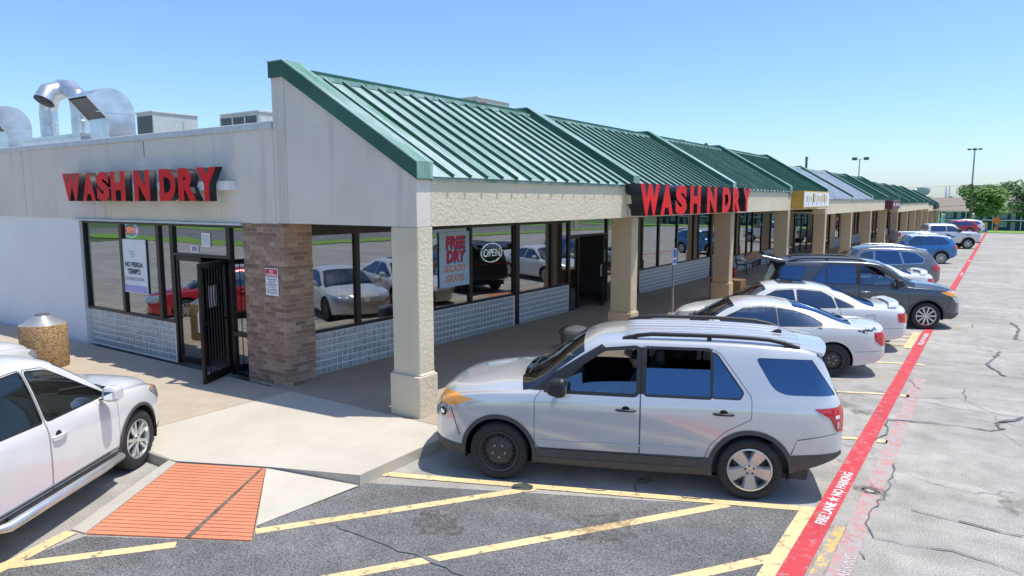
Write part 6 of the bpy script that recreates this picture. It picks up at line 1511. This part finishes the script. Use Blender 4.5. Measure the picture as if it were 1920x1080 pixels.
# ------------------------------------------------------------------ the driver of the silver suv (only head and shoulders show)
def driver():
    bm = bmesh.new(); sk = bm.verts.layers.skin.verify()
    J = dict(pel=(-.10, 0, .0, .13), sp=(-.17, 0, .22, .125), ch=(-.23, 0, .42, .13), nk=(-.235, 0, .56, .05), hd=(-.21, 0, .66, .07), shl=(-.22, .17, .46, .065), ell=(-.02, .24, .24, .045), hal=(.22, .14, .30, .032),
             shr=(-.22, -.17, .46, .065), elr=(-.05, -.25, .22, .045), har=(.15, -.16, .18, .032), hil=(-.06, .10, .0, .095), knl=(.36, .12, .10, .065), ftl=(.60, .12, -.22, .045), hir=(-.06, -.10, .0, .095), knr=(.36, -.12, .10, .065), ftr=(.60, -.12, -.22, .045))
    V = {}
    for k, (x, y, z, r) in J.items(): v = bm.verts.new((x, y, z)); v[sk].radius = (r, r * (1.25 if k in ('ch', 'sp', 'pel') else 1)); V[k] = v
    V['pel'][sk].use_root = True
    for a, c in (('pel', 'sp'), ('sp', 'ch'), ('ch', 'nk'), ('nk', 'hd'), ('ch', 'shl'), ('shl', 'ell'), ('ell', 'hal'), ('ch', 'shr'), ('shr', 'elr'), ('elr', 'har'), ('pel', 'hil'), ('hil', 'knl'), ('knl', 'ftl'), ('pel', 'hir'), ('hir', 'knr'), ('knr', 'ftr')): bm.edges.new((V[a], V[c]))
    for sgn, h in ((1, J['hal']), (-1, J['har'])):
        pass
    me = bpy.data.meshes.new('person_skin'); bm.to_mesh(me); bm.free(); o = bpy.data.objects.new('tmp', me); COL.objects.link(o)
    o.modifiers.new('s', 'SKIN'); q = o.modifiers.new('d', 'SUBSURF'); q.levels = 2; q.render_levels = 2
    dg = bpy.context.evaluated_depsgraph_get(); body = bpy.data.meshes.new_from_object(o.evaluated_get(dg)); bpy.data.objects.remove(o)
    hb = bmesh.new(); hb.from_mesh(body)
    bmesh.ops.create_uvsphere(hb, u_segments=20, v_segments=14, radius=1, matrix=Matrix.Translation((-.20, 0, .70)) @ Matrix.Diagonal((.098, .078, .122, 1)))
    for v in hb.verts:                                   # face: brow, nose, chin
        d = v.co - Vector((-.20, 0, .70))
        if d.x > .05 and abs(d.y) < .022 and -.045 < d.z < .02: v.co.x += .022
        if d.x > .03 and abs(d.y) < .03 and d.z < -.085: v.co.x += .018
    for sg in (1, -1): bmesh.ops.create_uvsphere(hb, u_segments=8, v_segments=6, radius=1, matrix=Matrix.Translation((-.205, sg * .08, .695)) @ Matrix.Diagonal((.022, .010, .034, 1)))
    for fx, fy, fz, sg in ((.22, .14, .30, 1), (.15, -.16, .18, -1)):   # fingers closed on the wheel, thumb apart
        for i in range(4): bmesh.ops.create_uvsphere(hb, u_segments=6, v_segments=5, radius=1, matrix=Matrix.Translation((fx + .05, fy - .03 + .02 * i, fz + .012 * (i % 2))) @ Matrix.Diagonal((.035, .009, .011, 1)))
        bmesh.ops.create_uvsphere(hb, u_segments=6, v_segments=5, radius=1, matrix=Matrix.Translation((fx + .02, fy - sg * .045, fz + .02)) @ Matrix.Diagonal((.03, .010, .012, 1)))
    me2 = bpy.data.meshes.new('person'); hb.to_mesh(me2); hb.free()
    for m in ('skin', 'shirt', 'print_dark'): me2.materials.append(MATS[m])
    for p in me2.polygons:
        c = p.center; p.use_smooth = True; p.material_index = 0 if (c.z > .53 or (c.x > .08 and c.z > .15)) else (1 if c.z > .06 else 2)
    pr = link('person', me2, None); tag(pr, 'dark haired driver in a dark shirt seated in the silver suv', 'person')
    h = MB().mat('hair'); rings = []
    for k in range(8):
        a = math.pi / 2 * k / 7; rings.append((math.sin(a), math.cos(a)))
    v = []
    for r_, hh in rings:
        for j in range(18):
            t = 2 * math.pi * j / 18; x, y = r_ * math.cos(t), r_ * math.sin(t); drop = -.35 * r_ * max(0, -math.cos(t) + .25); v.append((-.207 + .106 * x, .086 * y, .705 + .132 * (hh + drop)))
    h.add(v, [(i * 18 + j, i * 18 + (j + 1) % 18, (i + 1) * 18 + (j + 1) % 18, (i + 1) * 18 + j) for i in range(7) for j in range(18)]); hr = h.build('hair', pr, True, world=False); fixn(hr)
    M = silver.matrix_basis if False else (Matrix.Translation(silver.location) @ Matrix.Rotation(IN, 4, 'Z')); p = M @ Vector((.02, .37, .72)); pr.location = p; pr.rotation_euler = (0, 0, IN); return pr
driver()

# ------------------------------------------------------------------ far background
def tree(loc, h, rx, rz, label, mat='leaf_mid', n=5200, seed=1, leaf=.30, group='trees beyond the parking lot', lobes=16, trunk=.22):
    rr = random.Random(seed); x, y, z = loc; o = empty('tree', loc, 0, label, 'tree', group); c = Vector((x, y, z + h - rz))
    m = MB().mat('bark'); top = c + Vector((0, 0, -rz * .5)); m.tube([(x, y, z - .1), (x + .05, y, z + (h - 2 * rz) * .6), tuple(top)], [trunk * 1.2, trunk * .9, trunk * .7], 8)
    for k in range(9):
        a = rr.uniform(0, 6.28); m.tube([tuple(top), tuple(top + Vector((math.cos(a) * rx * .35, math.sin(a) * rx * .35, rz * .35))), tuple(c + Vector((math.cos(a) * rx * .75, math.sin(a) * rx * .75, rr.uniform(-.2, .6) * rz)))], [trunk * .45, trunk * .28, trunk * .1], 6)
    m.build('trunk', o, True, 60)
    L = [(c + Vector((rr.uniform(-1, 1) * rx * .68, rr.uniform(-1, 1) * rx * .68, rr.uniform(-.75, .7) * rz)), rr.uniform(.28, .46) * rx) for _ in range(lobes)]
    m = MB().mat(mat); v = []; f = []
    for i in range(n):
        lc, lr = rr.choice(L); d = Vector((rr.gauss(0, 1), rr.gauss(0, 1), rr.gauss(0, 1))).normalized() * lr * rr.uniform(.55, 1.05); d.z *= .72; p = lc + d
        u = Vector((rr.gauss(0, 1), rr.gauss(0, 1), rr.gauss(0, .6))).normalized(); w_ = u.orthogonal().normalized(); s_ = leaf * rr.uniform(.5, 1.2)
        q = len(v); v += [p - u * s_, p + w_ * s_ * .5, p + u * s_, p - w_ * s_ * .5]; f.append((q, q + 1, q + 2, q + 3))
    m.add(v, f); m.build('crown', o); return o
Gz = lambda y: gz(y) + .05
tree((-3.0, 150, Gz(150)), 7.9, 4.4, 2.5, 'broad green tree in front of the dark apartments, crossed by wires', n=9000, seed=3, lobes=22)
tree((5.5, 178, Gz(178)), 9.5, 4.5, 3.2, 'green tree standing over the apartment roof', 'leaf_dark', 6000, 5)
for i, (xx, yy, hh) in enumerate(((3.6, 246, 13), (10, 250, 15), (18, 240, 14), (27, 235, 13), (38, 225, 13), (50, 215, 12))):
    tree((xx, yy, Gz(yy)), hh, 6, 4.2, 'dark tree rising behind the apartment roof', 'leaf_dark', 3200, 11 + i, .5)
for i in range(9):
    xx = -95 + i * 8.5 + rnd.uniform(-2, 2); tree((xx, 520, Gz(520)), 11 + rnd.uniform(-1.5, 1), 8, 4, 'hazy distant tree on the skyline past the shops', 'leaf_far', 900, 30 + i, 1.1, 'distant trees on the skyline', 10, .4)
for i, (xx, yy) in enumerate(((47, 8), (52, 22), (46, 34), (50, 50), (48, 66), (-30, -42), (-52, -46), (-10, -44), (8, -46))):
    tree((xx, yy, 0), 8.5 + (i % 3), 4.5, 3.2, 'street tree across the side road mirrored in the shop glass' if xx > 20 else 'street tree across the front road mirrored in the entrance glass', 'leaf_mid', 1500, 50 + i, .5, 'trees across the road')

def apartments(y, x0, x1, label):
    zb = gz(y); o = empty('apartment_block', ((x0 + x1) / 2, y, zb), 0, label, 'building'); ze = 1.0; d = 11
    MB().mat('apt_wall').box(x0, x1, y, y + d, zb - .5, ze).build('wall', o)
    MB().mat('apt_roof').prism([(y - 1.6, ze - .05), (y + d / 2, ze + 3.0), (y + d + 1.6, ze - .05)], 'x', x0 - .8, x1 + .8).build('roof', o)
    MB().mat('apt_white').box(x0, x1, y - 1.5, y, -1.20, -.98).build('balcony', o); MB().mat('apt_white').box(x0, x1, y - 1.55, y - 1.5, ze - .30, ze - .12).build('gutter', o)
    xx = x0 + 1.0; k = 0
    while xx < x1 - 2:
        for z0, z1 in ((zb + .9, zb + 2.1), (-.7, .65)):
            w_ = MB().mat('apt_white').box(xx, xx + 1.7, y - .04, y - .01, z0, z1).build('window', o); MB().mat('apt_pane').box(xx + .08, xx + .80, y - .05, y - .042, z0 + .08, z1 - .08).build('pane', w_); MB().mat('apt_pane').box(xx + .90, xx + 1.62, y - .05, y - .042, z0 + .08, z1 - .08).build('pane', w_)
            MB().mat('print_grey').box(xx + 2.4, xx + 3.3, y - .05, y - .005, zb if z0 < -1.5 else -.98, (zb if z0 < -1.5 else -.98) + 2.0).build('door', o)
        MB().mat('apt_white').box(xx + 4.2, xx + 4.35, y - 1.5, y - 1.35, zb - .3, ze - .1).build('post', o)
        xx += 5.2; k += 1
    return o
apartments(195, -48, -13, 'dark blue two storey apartments half hidden behind the shops'); apartments(196, -12, 62, 'long dark blue two storey apartments with brown roof and white balcony rail')
# poles, wires, masts
up = empty('utility_pole', (-4.55, 150.5 - 8, gz(142.5)), 0, 'wooden utility pole with crossarms and wires in front of the tree', 'utility pole')
ux, uy = -4.35, 142.5; uz = gz(uy)
MB().mat('wood_pole').tube([(ux, uy, uz - .2), (ux, uy, 6.1)], [.20, .13], 10).build('pole', up, True, 60)
for zz, a, l in ((5.75, .5, 1.3), (5.45, -.3, 1.2)): MB().mat('wood_pole').bar((ux - l * math.cos(a), uy - l * math.sin(a), zz), (ux + l * math.cos(a), uy + l * math.sin(a), zz), .10, .12).build('crossarm', up)
MB().mat('post_grey').lathe([(.22, 3.6), (.24, 3.7), (.24, 4.4), (.1, 4.5)], (ux + .4, uy, -3.6 + .3), 'z', 12).build('transformer', up, True, 40)
def cable(a, c, sag, label, r=.018):
    pts = [(a[0] + (c[0] - a[0]) * t, a[1] + (c[1] - a[1]) * t, a[2] + (c[2] - a[2]) * t - sag * 4 * t * (1 - t)) for t in [k / 16 for k in range(17)]]
    tag(MB().mat('wire').tube(pts, r, 5).build('overhead_wire', None), label, 'wire', 'overhead wires')
cable((ux, uy, 5.85), (-60, 150, 6.2), .6, 'thin overhead wire running left from the utility pole'); cable((ux, uy, 5.85), (60, 130, 6.4), .7, 'thin overhead wire running right from the utility pole')
cable((ux, uy, 2.6), (-24, 128, 2.0), .3, 'lower sagging wire from the pole towards the shops', .03); cable((ux, uy, 2.6), (30, 150, 1.4), .5, 'lower sagging wire crossing in front of the tree', .03)
def lamp_mast(x, y, z1, arms, label, r=.09, head=(.55, .28, .12)):
    o = empty('lamp_mast', (x, y, gz(y)), 0, label, 'street lamp'); MB().mat('post_grey').tube([(x, y, gz(y) - .2), (x, y, z1)], [r * 1.3, r * .8], 10).build('mast', o, True, 60)
    for ax, ay in arms:
        MB().mat('post_grey').bar((x, y, z1 - .08), (x + ax, y + ay, z1 - .02), .06).build('arm', o); hx, hy, hz = head
        MB().mat('unit_dark').box(x + ax - hx, x + ax + hx, y + ay - hy, y + ay + hy, z1 - hz, z1 + hz).build('lamp_head', o, bevel=.03)
lamp_mast(-19.1, 125, 9.9, ((-.75, 0), (.95, 0)), 'twin headed parking lot lamp rising behind the shops', .10, (.36, .2, .22))
lamp_mast(-9.26, 300, 21.2, ((-1.6, 0), (1.6, 0), (0, -1.5), (0, 1.5)), 'very tall highway light mast behind the utility pole', .28, (.6, .5, .25))
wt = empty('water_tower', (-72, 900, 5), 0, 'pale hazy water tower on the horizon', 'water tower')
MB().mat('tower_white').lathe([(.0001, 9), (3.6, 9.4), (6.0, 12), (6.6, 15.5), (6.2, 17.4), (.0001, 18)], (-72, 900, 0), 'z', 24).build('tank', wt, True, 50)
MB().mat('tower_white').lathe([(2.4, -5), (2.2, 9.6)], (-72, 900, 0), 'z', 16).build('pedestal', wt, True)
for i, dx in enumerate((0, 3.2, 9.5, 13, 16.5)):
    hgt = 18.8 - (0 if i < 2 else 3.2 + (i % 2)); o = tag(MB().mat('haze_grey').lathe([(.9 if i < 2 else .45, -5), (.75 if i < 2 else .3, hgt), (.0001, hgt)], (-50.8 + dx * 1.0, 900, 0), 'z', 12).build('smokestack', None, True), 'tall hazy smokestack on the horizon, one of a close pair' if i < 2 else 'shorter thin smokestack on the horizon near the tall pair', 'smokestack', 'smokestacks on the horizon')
rw_ = empty('roadwork_sign', (-.5, 115, gz(115)), 0, 'orange diamond roadwork sign on the grass verge', 'road sign')
MB().mat('safety_orange').prism([(-.5, -.62 + 0), (.02, .0), (-.5, .62), (-1.02, .0)], 'y', 114.98, 115.0).build('panel', rw_); 
rp = rw_.children[0]; rp.location.z += .65
MB().mat('safety_orange').box(-.72, -.28, 114.97, 114.99, -.62, -.2).build('lower_panel', rw_); MB().mat('post_grey').bar((-.5, 115.03, gz(115) - .1), (-.5, 115.03, .2), .06).build('post', rw_)
pl_ = empty('utility_box', (-1.75, 116, gz(116)), 0, 'blue and yellow painted utility cabinet on the verge', 'utility box')
MB().mat('sign_blue').box(-2.1, -1.4, 115.8, 116.3, gz(116) - .1, -.35).build('lower_case', pl_); MB().mat('safety_yellow').box(-2.0, -1.5, 115.85, 116.25, -.35, .25).build('upper_case', pl_); MB().mat('leaf_mid').box(-1.95, -1.6, 115.84, 115.849, -.25, .1).build('painted_panel', pl_)
for i, xx in enumerate((-9.6, 9.5, 20)): 
    bo = empty('bollard_lamp', (xx * .9, 150, gz(150)), 0, 'pale blue light column in front of the apartments', 'lamp column', 'light columns before the apartments'); MB().mat('print_sky').tube([(xx * .9, 150, gz(150) - .1), (xx * .9, 150, .7)], .22, 10).build('shaft', bo, True, 60); MB().mat('apt_white').lathe([(.3, .6), (.32, .9), (.0001, 1.0)], (xx * .9, 150, 0), 'z', 10).build('cap', bo, True, 60)
# what stands behind the camera and shows only in the glass
def house(x0, x1, y0, y1, h, wall, label):
    o = empty('house', ((x0 + x1) / 2, (y0 + y1) / 2, 0), 0, label, 'building'); MB().mat(wall).box(x0, x1, y0, y1, -.1, h).build('wall', o)
    MB().mat('apt_roof').prism([(y0 - .5, h - .02), ((y0 + y1) / 2, h + 2), (y1 + .5, h - .02)], 'x', x0 - .5, x1 + .5).build('roof', o)
    for i in range(5):
        a = x0 + 2 + i * (x1 - x0 - 4) / 5; MB().mat('apt_pane').box(a, a + 1.6, y1 + .005, y1 + .03, 1.0, 2.2).build('window', o)
house(-55, -12, -58, -50, 3.2, 'stucco_tan', 'low tan house across the front road'); house(44, 56, -30, 0, 3.2, 'white_brick', 'low white house across the side road')
